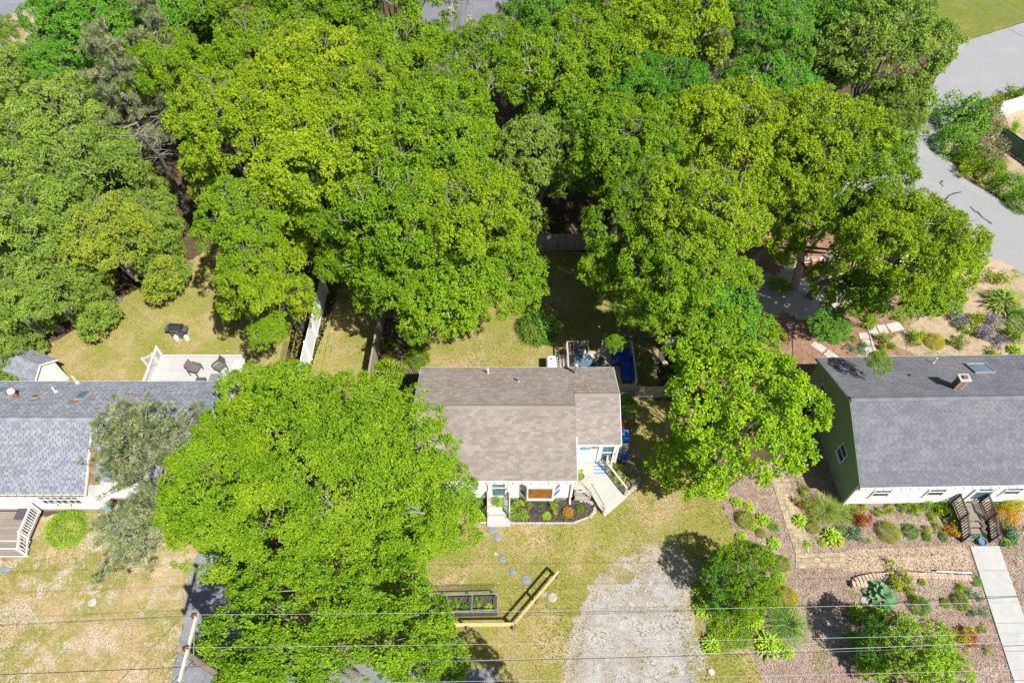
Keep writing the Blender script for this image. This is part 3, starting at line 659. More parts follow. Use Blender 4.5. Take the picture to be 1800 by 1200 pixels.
bar_part('rail', B+Zv*.92-dO, E2.lerp(B,.1)+Zv*.9-dO, .1, .04, M['armwood'], deck); bar_part('rail', B+Zv*.3-dO, E2.lerp(B,.1)+Zv*.3-dO, .03, .05, M['deckwood'], deck)
bar_part('post', E2.lerp(B,.1)-dO, E2.lerp(B,.1)+Zv*.9-dO, .09, .09, M['deckwood'], deck)
# striped rug, planter
rug = thing('door_rug', 'blue and pale striped rug on the entry deck by the door', 'rug', (4.95, 17.85, .506))
for i in range(6):
    q = MB(); q.box(-.36, .36, -.3+i*.1, -.2+i*.1-.003, 0, .012); q.build('stripe', M['rugblue'] if i % 2 == 0 else M['rugpale'], rug)
# front stoop
st = thing('front_stoop', 'narrow concrete and wood front steps with railings below the blue glass door', 'steps', (dx0+.46, 15.6, 0))
for y0, y1, z in ((.1, .57, .42), (-.35, .1, .30), (-.95, -.35, .12)):
    q = MB(); q.box(-.62, .62, y0, y1-.004, 0, z); q.build('step', M['deckpale'], st)
for s in (-1, 1):
    bar_part('rail', (s*.58, .5, 1.3), (s*.58, -.45, .95), .05, .05, M['deckwood'], st); bar_part('rail', (s*.58, .5, .6), (s*.58, -.45, .4), .04, .04, M['deckwood'], st)
    for y in (.45, -.45): bar_part('post', (s*.58, y, .1), (s*.58, y, 1.35 if y > 0 else 1.0), .08, .08, M['deckwood'], st)
    for k in range(5): bar_part('baluster', (s*.58, .3-k*.15, .5-k*.04), (s*.58, .3-k*.15, 1.2-k*.055), .03, .03, M['stairdark'], st)

# back deck of the cottage
bd = thing('back_deck', 'shaded grey back deck behind the cottage with slatted rail', 'deck', (5.4, 24.5, 0)); O_ = Vector((5.4, 24.5, 0))
board_run(bd, Vector((3.4,23.05,.6))-O_, Vector((7.4,23.05,.6))-O_, (0,1,0), 2.95, .14, .006, M['deckwood'])
for a, c in (((3.4,23.05),(3.4,26)), ((3.4,26),(7.4,26)), ((7.4,26),(7.4,23.05))):
    bar_part('rim_joist', Vector((*a,.42))-O_, Vector((*c,.42))-O_, .04, .24, M['deckwood'], bd)
railing(bd, Vector((3.4,23.4,.6))-O_, Vector((3.4,26,.6))-O_, .9, M['deckwood'], sp=.2)
railing(bd, Vector((3.4,26,.6))-O_, Vector((4.7,26,.6))-O_, .9, M['deckwood'], sp=.2)
railing(bd, Vector((5.6,26,.6))-O_, Vector((7.4,26,.6))-O_, .9, M['deckwood'], sp=.3)
railing(bd, Vector((7.4,26,.6))-O_, Vector((7.4,23.1,.6))-O_, .9, M['deckwood'], sp=.3)
for i in range(4):
    q = MB(); q.box(2.55-O_.x+i*.2, 2.75-O_.x+i*.2-.01, 24.5-O_.y, 25.8-O_.y, .1+i*.12, .14+i*.12); q.build('step', M['deckwood'], bd)
lat = MB()
for i in range(14):
    x = 5.95 - O_.x + i*.115
    lat.bar((x, 22.9-O_.y, .05), (min(x+.9, 7.5-O_.x), 22.9-O_.y, .05+min(.9, 7.5-O_.x-x)), .012, .03); lat.bar((x, 22.88-O_.y, .05+.0), (max(x-.9, 5.95-O_.x), 22.88-O_.y, .05+min(.9, x-5.95+O_.x)), .012, .03)
lat.build('lattice', M['fencewood'], bd)
bar_part('rail', Vector((5.95,22.9,1.2))-O_, Vector((7.5,22.9,1.2))-O_, .09, .05, M['fencewood'], bd)
for x in (5.95, 6.5, 7.5): bar_part('post', Vector((x,22.93,0))-O_, Vector((x,22.93,1.25))-O_, .09, .09, M['fencewood'], bd)

# patio table and chairs, sofa, oil tank, bins
tb = thing('patio_table', 'round glass patio table on the shaded back deck', 'table', (4.35, 24.75, .6))
b = MB(); b.lathe([(.52,.70),(.55,.71),(.55,.725),(.52,.73)], n=20); b.build('tabletop', M['glassblue'], tb)
b = MB(); b.lathe([(.04,0),(.04,.70)], n=8); b.build('pedestal', M['blackmetal'], tb)
for k in range(4):
    a = k*math.pi/2+.4; bar_part('leg', (0,0,.05), (.4*math.cos(a),.4*math.sin(a),.02), .04, .04, M['blackmetal'], tb)
um = thing('closed_umbrella', 'folded pale patio umbrella standing through the glass table', 'umbrella', (4.35, 24.75, .6))
b = MB(); b.lathe([(.02,0.735),(.02,.9),(.07,.95),(.10,1.1),(.07,1.6),(.03,1.8)], n=10); b.build('canopy', M['white'], um)
b = MB(); b.lathe([(.018,1.8),(.025,1.83),(.005,1.9)], n=8); b.build('finial', M['metal'], um)
def patio_chair(loc, rz, mat, label, fr='blackmetal', group=None, name='patio_chair'):
    t = thing(name, label, 'chair', loc, rz, group)
    b = MB(); b.box(-.27,.27,-.27,.27,.38,.46); b.build('seat', M[mat], t)
    b = MB(); b.add([(-.27,.24,.46),(.27,.24,.46),(.27,.31,.46),(-.27,.31,.46),(-.25,.38,.95),(.25,.38,.95),(.25,.44,.95),(-.25,.44,.95)],
                    [(0,3,2,1),(4,5,6,7),(0,1,5,4),(1,2,6,5),(2,3,7,6),(3,0,4,7)]); b.build('backrest', M[mat], t)
    for s in (-1, 1):
        b = MB(); b.box(min(s*.28,s*.34), max(s*.28,s*.34), -.27, .30, .60, .645); b.build('armrest', M[mat], t)
        for y in (-.25, .27):
            b = MB(); b.box(s*.31-.025, s*.31+.025, y-.025, y+.025, 0, .6); b.build('leg', M[fr], t)
    return t
patio_chair((3.85,24.2,.6), R_(140), 'darkgrey', 'charcoal patio chair left of the glass table', name='patio_chair')
patio_chair((5.1,24.6,.6), R_(-80), 'darkgrey', 'charcoal patio chair right of the glass table')
patio_chair((4.35,25.6,.6), R_(0), 'darkgrey', 'charcoal patio chair behind the glass table by the rail')
so = thing('outdoor_sofa', 'L-shaped outdoor sofa with royal blue cushions on the back deck', 'sofa', (6.7, 24.6, .6))
b = MB(); b.box(-.55,.55,.15,.75,.05,.32); b.box(-.05,.55,-1.15,.147,.05,.32); b.build('base', M['blackmetal'], so)
for x0,x1,y0,y1 in ((-.53,-.02,.17,.73),(.0,.53,.17,.73),(-.03,.53,-.45,.14),(-.03,.53,-1.1,-.48)):
    b = MB(); b.box(x0,x1,y0,y1,.33,.5); b.build('cushion', M['cushion'], so)
for x0,x1,y0,y1 in ((-.53,.1,.75,.92),(.12,.55,.75,.92),(.56,.72,-.45,.5),(.56,.72,-1.1,-.48)):
    b = MB(); b.box(x0,x1,y0,y1,.33,.85); b.build('back_cushion', M['cushion'], so)
ot = thing('oil_tank', 'white oval oil tank standing behind the cottage back wall', 'tank', (2.42, 24.75, 0))
b = MB(); pr = [(.33*math.cos(a), .78+.28*math.sin(a)) if 0 <= a <= math.pi else (.33*math.cos(a), .42+.28*math.sin(a)) for a in [k*math.pi/10 for k in range(20)]]
b.prismx([(-y, z) for y, z in pr], -.5, .5); o = b.build('tank_body', M['white'], ot); o.rotation_euler = (0, 0, R_(90))
for x in (-.25,.25):
    for y in (-.4,.4): bar_part('leg', (x*.8,y,0), (x*.8,y,.3), .05, .05, M['darkgrey'], ot)
b = MB(); b.tube([(0,.2,1.06),(0,.2,1.2),(0.05,.1,1.24)], .025); b.build('fill_pipe', M['darkgrey'], ot)
def bin_(loc, rz, lid, label):
    t = thing('wheelie_bin', label, 'trash bin', loc, rz)
    b = MB(); w0,w1 = .22,.29
    b.add([(-w0,-w0,.05),(w0,-w0,.05),(w0,w0,.05),(-w0,w0,.05),(-w1,-w1,.95),(w1,-w1,.95),(w1,w1,.95),(-w1,w1,.95)], [(0,3,2,1),(4,5,6,7),(0,1,5,4),(1,2,6,5),(2,3,7,6),(3,0,4,7)]); b.build('body', M['bluebin'], t)
    b = MB(); b.prismx([(-.32,.955),(-.32,1.0),(0,1.06),(.30,1.03),(.33,.955)], -.31, .31); b.build('lid', M[lid], t)
    b = MB(); b.tube([(-.25,.34,.93),(.25,.34,.93)], .02); b.build('handle', M[lid], t)
    for s in (-1,1):
        b = MB(); b.tube([(s*.26-.03,.24,.11),(s*.26+.03,.24,.11)], .11, 12); b.build('wheel', M['darkgrey'], t)
    return t
t = bin_((6.35, 19.75, 0), R_(90), 'bluebin', 'blue recycling bin with blue lid and white sticker beside the cottage')
b = MB(); b.box(-.1,.1,-.05,.1,1.045,1.068); b.build('sticker', M['white'], t)
bin_((6.35, 18.85, 0), R_(95), 'darkgrey', 'blue bin with black lid in front of the recycling bin')

# ---- left grey house
lh = thing('ranch_house', 'white ranch house with pale grey shingle roof at left edge', 'house', (-24, 18.6, 0)); LO = Vector((-24, 18.6, 0))
LX0, LXM, LX1 = -36.0-LO.x, -21.8-LO.x, -15.9-LO.x
yF, yB, yR = 15.25-LO.y, 22.05-LO.y, 18.66-LO.y
w = MB(); w.prismx([(yF+.3,.35),(yB-.3,.35),(yB-.3,2.85),(yR,4.45),(yF+.3,2.8)], LX0+.1, LXM-.1); w.build('wall', M['whiteside'], lh)
w = MB(); w.prismx([(15.9-LO.y+.3,.35),(yB-.3,.35),(yB-.3,2.85),(yR,4.3),(15.9-LO.y+.3,2.75)], LXM-.1, LX1-.15); w.build('wall', M['whiteside'], lh)
w = MB(); w.box(LX0+.13, LXM-.13, yF+.33, yB-.33, -.05, .35); w.box(LXM-.13, LX1-.2, 16.25-LO.y, yB-.33, -.05, .348); w.build('foundation', M['foundation'], lh)
SP = M['shingle_pale']
roof(lh, [('f', LX0, LXM, yF, 2.85, yR, 4.6, 0), ('b', LX0, LX1, yB, 3.0, yR, 4.56, 0), ('f', LXM+.03, LX1, 15.9-LO.y, 2.85, yR, 4.42, 0)], SP)
# shingles seen largest on the left slope as separate pieces
s = slope_slab(lh, 'roof', LXM-5.2, LXM-.001, yF-.02, 2.862, yF+1.25, 2.862+1.27*1.75/3.41, M['slot_shade_underlay'], .01)
shingles(s, (LXM-5.2, yF-.02, 2.868), (1,0,0), (0, 3.41, 1.75), 5.2, 1.45, SP, 170)
ridge_caps(lh, (LX0, yR, 4.66), (LX1, yR, 4.62), SP, sl=.5)
b = MB(); b.prismx([(yF,2.84),(yR,4.62),(yR,4.40),(yF,2.66)], LXM+.002, LXM+.03); b.build('rake_board', M['white'], lh)
fascia(lh, LX0, LXM, yF, 2.85, -1); fascia(lh, LXM+.04, LX1, 15.9-LO.y, 2.85, -1); fascia(lh, LX0, LX1, yB, 3.0, 1)
gutter(lh, LX0, LXM, yF-.03, 2.85); gutter(lh, LXM+.1, LX1, 15.87-LO.y, 2.85)
b = MB(); b.box(LX0, LXM-.02, yF-.13, yF-.05, 2.79, 2.822); b.build('gutter_debris', M['needles'], lh)
# rusty needle drifts on the roof valley
def roofpatch(px, py, rx, ry, yz):
    p = P(px, py, 3.4)
    for _ in range(6): z = yz(p.y-LO.y); p = P(px, py, z)
    n = 14; q = MB(); vs_ = [(p.x-LO.x, p.y-LO.y, yz(p.y-LO.y)+.022)]
    for k in range(n):
        a = 2*math.pi*k/n; r = random.uniform(.6, 1.1); y = p.y-LO.y+ry*r*math.sin(a); vs_.append((p.x-LO.x+rx*r*math.cos(a), y, yz(y)+.022))
    q.add(vs_, [(0, 1+k, 1+(k+1) % n) for k in range(n)]); o = q.build('needle_drift', M['needles'], lh)
backz = lambda y: 3.0 + (yB-y)*(4.56-3.0)/(yB-yR)
frz = lambda y: 2.85 + (y-(15.9-LO.y))*(4.42-2.85)/(yR-15.9+LO.y)
for px, py, rx, ry in ((62,702,.35,.18),(130,705,.35,.2),(162,703,.2,.15),(172,718,.22,.08),(10,690,.5,.18),(230,693,.18,.12),(255,685,.16,.12),(30,699,.3,.12)): roofpatch(px, py, rx, ry, backz)
for px, py, rx, ry in ((163,812,.22,.9),(160,840,.3,.25),(158,850,.9,.12)): roofpatch(px, py, rx, ry, frz)
window(lh, (wx(62,885,1.7)-LO.x, yF+.3, 1.0), (1,0,0), (0,-1,0), .75, 1.15, cols=2, rows=2); window(lh, (wx(86,885,1.7)-LO.x, yF+.3, 1.0), (1,0,0), (0,-1,0), .75, 1.15, cols=2, rows=2)
window(lh, (wx(110,885,1.7)-LO.x, yF+.3, 1.0), (1,0,0), (0,-1,0), .75, 1.15, cols=2, rows=2)
def skylight(root, px, py, w, l, zf, sgn, mat='glassblue', off=None):
    """flush skylight on the back slope"""
    O2 = Vector(root.location); p = P(px, py, 3.6)
    for _ in range(6): p = P(px, py, zf(p.y-O2.y))
    y = p.y-O2.y; k = (zf(y+.1)-zf(y-.1))/.2; V = Vector((0,1,k)).normalized(); U = Vector((1,0,0)); Nn = U.cross(V)
    c = Vector((p.x-O2.x, y, zf(y)))
    f = MB(); g2 = MB()
    def bx(b, x0,x1,y0,y1,z0,z1):
        cc = [c+U*x+V*yy+Nn*z for z in (z0,z1) for x,yy in ((x0,y0),(x1,y0),(x1,y1),(x0,y1))]
        b.add(cc, [(0,3,2,1),(4,5,6,7),(0,1,5,4),(1,2,6,5),(2,3,7,6),(3,0,4,7)])
    e = .06
    bx(f,-w/2,-w/2+e,-l/2,l/2,0,.12); bx(f,w/2-e,w/2,-l/2,l/2,0,.12); bx(f,-w/2+e,w/2-e,-l/2,-l/2+e,0,.118); bx(f,-w/2+e,w/2-e,l/2-e,l/2,0,.118)
    fo = f.build('skylight', M['metal'], root); bx(g2,-w/2+e,w/2-e,-l/2+e,l/2-e,.06,.09); g2.build('pane', M[mat], fo); return fo
skylight(lh, 146, 695, .55, .9, backz, 1); skylight(lh, 63, 698, .4, .35, backz, 1, 'glass'); skylight(lh, 4, 686, .6, .7, backz, 1)
pipe(lh, 98, 688, 3.5, .4); pipe(lh, 136, 672, 3.15, .6, .05); 
b = MB(); p = P(30, 698, 3.75)-LO; b.lathe([(.11,-.1),(.11,.55)], (p.x,p.y,3.7), 12); ch = b.build('chimney_flue', M['brick'], lh)
b = MB(); b.lathe([(.17,.55),(.19,.6),(.16,.74),(.06,.8)], (p.x,p.y,3.7), 12); b.build('cap', M['white'], ch)
clapboards(lh, (LX0+.1, yF+.3, 0), (1,0,0), LXM-LX0-.2, .35, 2.8, (0,-1,0), M['whiteside'])
clapboards(lh, (LXM-.1, 16.2-LO.y, 0), (1,0,0), 5.8, .35, 2.75, (0,-1,0), M['whiteside'])
# porch of the left house
pc = thing('front_porch', 'weathered porch with white railings and two steps at the left house', 'porch', (-25.4, 14.6, 0)); PO = Vector((-25.4, 14.6, 0))
xr = -25.25
board_run(pc, (-30+25.4, -.85, .55), (xr+25.4, -.85, .55), (0,1,0), 1.6, .135, .008, M['deckdark'])
for i, (y0, z) in enumerate(((-1.2,.40),(-1.55,.22))):
    q = MB(); q.box(-4.6, xr+25.4, y0, y0+.34, z-.03, z); q.build('tread', M['deckdark'], pc)
for y, z in ((-.87,.5),(-1.22,.35),(-1.57,.17)):
    q = MB(); q.box(-4.6, xr+25.4, y-.02, y, max(0, z-.14), z+.02); q.build('riser', M['white'], pc)
railing(pc, (xr+25.35, .7, .55), (xr+25.35, -.8, .55), .9, M['white'], sp=.13)
railing(pc, (xr+25.35, -.8, .55), (xr+25.35, -1.55, .1), .9, M['white'], sp=.13, posts=(False, True))
railing(pc, (-2.35, .7, .55), (-2.35, -.1, .55), .9, M['white'], sp=.13)
o = MB().box(-.55,.55,-.3,.3,0,.015).build('doormat', M['mat_dark']); o.location = (-26.0, 15.15, .556); tag(o, 'dark rubber doormat on the left porch boards', 'doormat')
# deck behind the left house
ld = thing('back_deck', 'pale grey composite deck with white stair railing behind the left house', 'deck', (-19.2, 24, 0)); DO = Vector((-19.2, 24, 0))
board_run(ld, (-21.8+19.2, -1.9, .6), (-16.7+19.2, -1.9, .6), (0,1,0), 3.5, .135, .006, M['deckpale'])
for a, c in (((-2.6,1.62),(2.5,1.62)), ((2.52,1.6),(2.52,-1.9)), ((-2.62,1.6),(-2.62,-1.9))): bar_part('rim_board', (*a,.48), (*c,.48), .04, .24, M['white'], ld)
railing(ld, (-2.6, 1.55, .6), (-2.6, -1.9, .6), .95, M['white'], sp=.14)
railing(ld, (-3.5, 1.0, .1), (-2.65, 1.0, .6), .95, M['white'], sp=.14)
for i in range(3):
    q = MB(); q.box(-3.5+i*.29, -3.22+i*.29, -.9, .95, .1+i*.16, .13+i*.16); q.build('step', M['deckpale'], ld)
q = MB(); q.box(2.1, 2.5, .4, 1.0, .602, .9); q.build('bench', M['white'], ld)
p1 = P(343,648,1.0); patio_chair((p1.x,p1.y,.6), R_(75), 'wicker', 'grey-brown wicker armchair at left on the pale deck', 'wicker')
p1 = P(386,644,1.0); patio_chair((p1.x,p1.y,.6), R_(-35), 'wicker', 'grey-brown wicker armchair at right on the pale deck, turned sideways', 'wicker')
p1 = P(376,663,1.0); t = thing('side_table', 'small grey side table near the house on the pale deck', 'table', (p1.x,p1.y,.6))
b = MB(); b.box(-.25,.25,-.25,.25,.4,.44); b.build('tabletop', M['metal'], t)
for x in (-.22,.22):
    for y in (-.22,.22): bar_part('leg', (x,y,0),(x,y,.4),.04,.04,M['darkgrey'],t)
p1 = P(354,668,.8); t = thing('side_table', 'tiny dark table at the foot of the left wicker chair', 'table', (p1.x,p1.y,.6))
b = MB(); b.box(-.28,.28,-.12,.12,.3,.34); b.build('tabletop', M['darkgrey'], t)
for x in (-.25,.25): bar_part('leg', (x,0,0),(x,0,.3),.04,.2,M['darkgrey'],t)
# shed
sp_ = P(70,641,2.5); sh = thing('garden_shed', 'small white shed with grey gable roof behind the left house', 'shed', (sp_.x-1.62*math.cos(R_(-22)), sp_.y-1.62*math.sin(R_(-22)), 0), R_(-22))
b = MB(); b.prismx([(-.75,0),(.75,0),(.75,1.9),(0,2.42),(-.75,1.9)], -1.3, 1.5); b.build('wall', M['whiteside'], sh)
for s_ in (-1, 1):
    q = MB(); q.prismx([(s_*.92,1.84),(0,2.50),(0,2.44),(s_*.92,1.78)], -1.4, 1.62); ro = q.build('roof', SP, sh)
    shingles(ro, (-1.4, s_*.92, 1.847), (1,0,0), (0,-s_*.92,.66), 3.02, 1.13, SP)
    q = MB(); q.prismx([(s_*.92,1.87),(0,2.53),(0,2.42),(s_*.92,1.75)], 1.623, 1.66); q.build('rake_board', M['white'], sh)

# ---- right house with green gable end
rh = thing('grey_roof_house', 'long house with slate grey roof, white front and green gable end at right', 'house', (18.0, 15.6, 0), R_(1.0)); RO = Vector(rh.location)
RL = 16.0
yf, yb, yr, ze, zr = 0.0, 8.2, 4.15, 2.85, 4.75
w = MB(); w.prismx([(.25,.35),(yb-.3,.35),(yb-.3,2.85),(yr,4.6),(.25,2.8)], 0.0, RL); w.build('wall', M['whiteside'], rh)
w = MB(); w.box(.05, RL-.05, .3, yb-.35, -.05, .35); w.build('foundation', M['foundation'], rh)
def gclip(z):
    if z < 2.8: return (0.25, yb-.3)
    k = (4.62-2.82)/(yr-.25); t = (z-2.82)/k
    return (.25+t, yb-.3-t)
clapboards(rh, (0, 0, 0), (0,1,0), yb, .35, 4.5, (-1,0,0), M['green_side'], ex=.15, clip=gclip)
clapboards(rh, (0, .25, 0), (1,0,0), RL, .35, 2.8, (0,-1,0), M['whiteside'])
q = MB(); q.box(-.045, .05, .19, .3, .3, 2.8); q.build('corner_board', M['white'], rh)
SG = M['shingle_grey']
roof(rh, [('f', -.12, RL, yf, ze, yr, zr, 300), ('b', -.12, RL, yb, ze, yr, zr, 0)], SG)
ridge_caps(rh, (-.1, yr, zr+.06), (RL, yr, zr+.06), SG, w=.34, sl=.46)
for y0, yy in ((yf, 1), (yb, -1)):
    q = MB(); q.prismx([(y0,ze-.01),(yr,zr-.01),(yr,zr-.18),(y0,ze-.18)], -.15, -.122); q.build('rake_board', M['green_side'], rh)
fascia(rh, -.12, RL, yf, ze, -1); fascia(rh, -.12, RL, yb, ze, 1); gutter(rh, -.1, RL, yf-.03, ze)
fy = .25-.022
for px in (1542, 1640, 1778):
    x = P(px, 858, 2.3).x-RO.x; window(rh, (x, fy, 1.25), (1,0,0), (0,-1,0), .95, 1.0, rows=2)
x = P(1716, 862, 1.8).x-RO.x; door(rh, x, fy, .55, .95, 1.95)
for px, py, zz, ww in ((1482,797,1.5,.8),(1449,692,1.6,.8)):
    y = P(px, py, 1.9).y-RO.y; window(rh, (0, y+.4, 1.5), (0,-1,0), (-1,0,0), ww, 1.0, rows=2, proud=.05, fw=.04)
rbz = lambda y: ze + (yb-y)*(zr-ze)/(yb-yr)
skylight(rh, 1728, 652, 1.15, 1.0, rbz, 1)
def rloc(px, py, z): return rh.matrix_basis.inverted() @ P(px, py, z)
rh_inv = (Matrix.Translation(rh.location) @ Matrix.Rotation(R_(1.0), 4, 'Z')).inverted()
def rl(px, py, z): return rh_inv @ P(px, py, z)
for px, py, z, h, r_, m_ in ((1641,637,3.2,.45,.04,'white'),(1600,660,3.8,.12,.06,'darkgrey')):
    p = rl(px, py, z); z = rbz(p.y); b = MB(); b.lathe([(r_*2,-.05),(r_*2,.03),(r_,.06),(r_,h)], (p.x,p.y,z), 10); b.build('vent_pipe', M[m_], rh)
# brick chimney
p = rl(1678, 683, 4.2); cz = rbz(p.y)
b = MB(); b.box(p.x-.24, p.x+.24, p.y-.19, p.y+.19, cz-.3, cz+.88); ch = b.build('chimney', M['mortar'], rh)
bl = [MB().box(-.09,.09,-.012,.012,-.028,.028).mesh('brick', M['brick'])]
for row in range(13):
    z = cz - .05 + row*.068
    for f_ in range(4):
        ln = .48 if f_ % 2 == 0 else .38; n_ = 2
        for i in range(n_+1):
            t = (i-.5*(row % 2))*ln/n_ + ln/n_/2 - ln/2
            if abs(t)+.085 > ln/2+.03: continue
            c = {0:(p.x+t, p.y-.195), 1:(p.x+.245, p.y+t), 2:(p.x+t, p.y+.195), 3:(p.x-.245, p.y+t)}[f_]
            link('brick', bl[0], ch, Matrix.Translation((c[0], c[1], z)) @ Matrix.Rotation(0 if f_ % 2 == 0 else math.pi/2, 4, 'Z') @ Matrix.Scale(.95 if f_ % 2 == 0 else .9, 4, (1,0,0)))
b = MB(); b.box(p.x-.3, p.x+.3, p.y-.25, p.y+.25, cz+.88, cz+.95); b.build('chimney_crown', M['concrete'], ch)
b = MB(); b.box(p.x-.12, p.x+.12, p.y-.1, p.y+.1, cz+.953, cz+1.06); b.build('flue_tile', M['brick'], ch)
b = MB(); b.box(p.x-.34, p.x+.34, p.y-.35, p.y-.2, cz+.02, cz+.05); b.build('flashing', M['metal'], rh)

# front stairs of the right house
sx = P(1731, 900, .5).x
fs = thing('front_stairs', 'dark wooden front stairs with slatted railings at the grey-roofed house', 'stairs', (24.55, 15.7, 0)); 
board_run(fs, (-.75, -.9, .55), (.75, -.9, .55), (0,1,0), 1.1, .135, .008, M['deckdark'])
for i in range(3):
    q = MB(); q.box(-.7, .7, -.9-(i+1)*.3, -.9-i*.3-.01, .41-i*.15-.035, .41-i*.15); q.build('tread', M['deckdark'], fs)
for s in (-1, 1):
    railing(fs, (s*.75, .15, .55), (s*.75, -.9, .55), .9, M['stairdark'], sp=.13)
    railing(fs, (s*.75, -.9, .55), (s*.75, -1.85, .08), .85, M['stairdark'], sp=.13, posts=(False, True))
    bar_part('stringer', (s*.75, -.9, .45), (s*.75, -1.9, .02), .05, .22, M['stairdark'], fs)
    bar_part('rim_joist', (s*.76, .2, .42), (s*.76, -.9, .42), .05, .24, M['stairdark'], fs)
pot = thing('planter_pot', 'dark blue planter at the foot of the dark stairs', 'planter', (24.75, 13.75, 0))
b = MB(); b.lathe([(.14,0),(.2,.3),(.22,.32),(.19,.32),(.18,.25)], n=12); b.build('pot', M['shutter'], pot)
# concrete walk slabs
cw = thing('concrete_walk', 'pale concrete front walk leading down from the dark stairs', 'path', (24.6, 13.3, 0))
L0, L1 = Vector((24.15, 13.58)), Vector((23.45, 4.5)); R0, R1 = Vector((25.68, 13.6)), Vector((25.0, 4.5)); c0_ = Vector((24.6, 13.3))
ns = 7
for i in range(ns):
    t0, t1 = i/ns, (i+1)/ns-.0022
    q = MB(); pp = [L0.lerp(L1,t0), L0.lerp(L1,t1), R0.lerp(R1,t1), R0.lerp(R1,t0)]; q.poly([(v.x-c0_.x, v.y-c0_.y) for v in pp], -.05, .07); q.build('slab', M['concrete'], cw)
tag(cw, kind='structure')
# ------------------------------------------------------------------ fences
def picket_fence(a, b_, h, mat, label, bw=.14, gap=.01, side=1, name='wooden_fence', post_sp=2.2, group=None, rails=True, cap=False):
    a, b_ = Vector((*a, 0)), Vector((*b_, 0)); d = b_-a; L_ = d.length; U = d.normalized(); nn = Vector((-U.y, U.x, 0))*side
    t = thing(name, label, 'fence', a, math.atan2(U.y, U.x), group); n = int(L_/(bw+gap))
    ms = []
    for k in range(4):
        q = MB(); hh = h*(1+random.uniform(-.01,.01)); q.box(0, bw, -.01, .01, .04, hh); ms.append(q.mesh('picket', mat))
    for i in range(n): link('picket', ms[(i*5+i//7) % 4], t, Matrix.Translation((i*(bw+gap), side*.03+random.uniform(-.003,.003), 0)))
    q = MB(); q.box(-.05, .05, -.05, .05, 0, h+.04); mp = q.mesh('post', mat); k = max(1, round(L_/post_sp))
    for i in range(k+1): link('post', mp, t, Matrix.Translation((L_*i/k, -side*.045, 0)))
    for z in (.3, h-.25):
        q = MB(); q.box(0, L_, -side*.02-.018, -side*.02+.018, z, z+.08); q.build('rail', mat, t)
    if cap:
        q = MB(); q.box(0, L_, -.06, .06, h+.02, h+.045); q.build('cap_rail', mat, t)
    return t
FW = M['fencewood']
picket_fence((-8.55, 22.3), (-8.35, 31.5), 1.65, FW, 'long grey cedar fence running back along the cottage left yard', side=-1, cap=True)
picket_fence((-8.55, 22.25), (-5.35, 22.25), 1.6, FW, 'short grey cedar fence joining the cottage left wall', side=-1)
picket_fence((-1.2, 35.1), (5.9, 35.35), 1.65, FW, 'weathered picket fence at the far back of the shaded yard', side=-1, bw=.12, gap=.02)
picket_fence((7.6, 22.85), (10.4, 22.95), 1.25, FW, 'low grey cedar fence right of the lattice gate', side=-1)
picket_fence((10.45, 22.95), (10.6, 34), 1.5, FW, 'shaded side fence along the right of the back yard', side=1, cap=True)
# white vinyl fence, panels and posts
vf = thing('vinyl_fence', 'white vinyl privacy fence between the left lawn and side yard', 'fence', (-12.5, 22.0, 0)); a = Vector((-.25, 0, 0)); 
for i in range(5):
    y0, y1 = i*1.85, (i+1)*1.85; x0 = -.25+i*.05
    q = MB(); q.box(-.065,.065,-.065,.065,0,1.85); q.box(-.08,.08,-.08,.08,1.85,1.90); link('post', q.mesh('post', M['vinyl']), vf, Matrix.Translation((x0, y0, 0)))
    for z in (.08, 1.68):
        q = MB(); q.box(x0-.025, x0+.025, y0+.07, y1-.07, z, z+.13); q.build('rail', M['vinyl'], vf)
    for k in range(11):
        w_ = (1.85-.14)/11; q = MB(); q.box(x0-.012, x0+.012, y0+.07+k*w_+.003, y0+.07+(k+1)*w_-.003, .211, 1.678); q.build('panel_board', M['vinyl'], vf)
q = MB(); q.box(-.065,.065,-.065,.065,0,1.85); q.box(-.08,.08,-.08,.08,1.85,1.90); link('post', q.mesh('post', M['vinyl']), vf, Matrix.Translation((0, 9.25, 0)))
# new lumber rail fence
def rail_fence(pxs, label, h=1.05):
    pts = [P(*q) for q in pxs]; o = pts[0]; t = thing('rail_fence', label, 'fence', (o.x, o.y, 0))
    for i in range(len(pts)-1):
        a, c = pts[i]-o, pts[i+1]-o; n = Vector((-(c-a).y, (c-a).x, 0)).normalized()*.06
        bar_part('rail', a+n+Zv*(h-.08), c+n+Zv*(h-.08), .04, .14, M['lumber'], t); bar_part('rail', a+n+Zv*.45, c+n+Zv*.45, .04, .14, M['lumber'], t)
    bar_part('top_rail', pts[0]-o+Zv*(h+.01), pts[-1]-o+Zv*(h+.01), .10, .04, M['lumber'], t)
    ps = [pts[0], pts[0].lerp(pts[-1], .5), pts[-1]]
    for p in ps: bar_part('post', p-o, p-o+Zv*h, .1, .1, M['polewood'], t)
    return t
rail_fence([(905,1105),(980,1016)], 'diagonal new yellow lumber rail fence running back from the corner post')
rail_fence([(742,1108),(903,1106)], 'straight new yellow lumber rail fence in front of the screened garden box', 1.0)
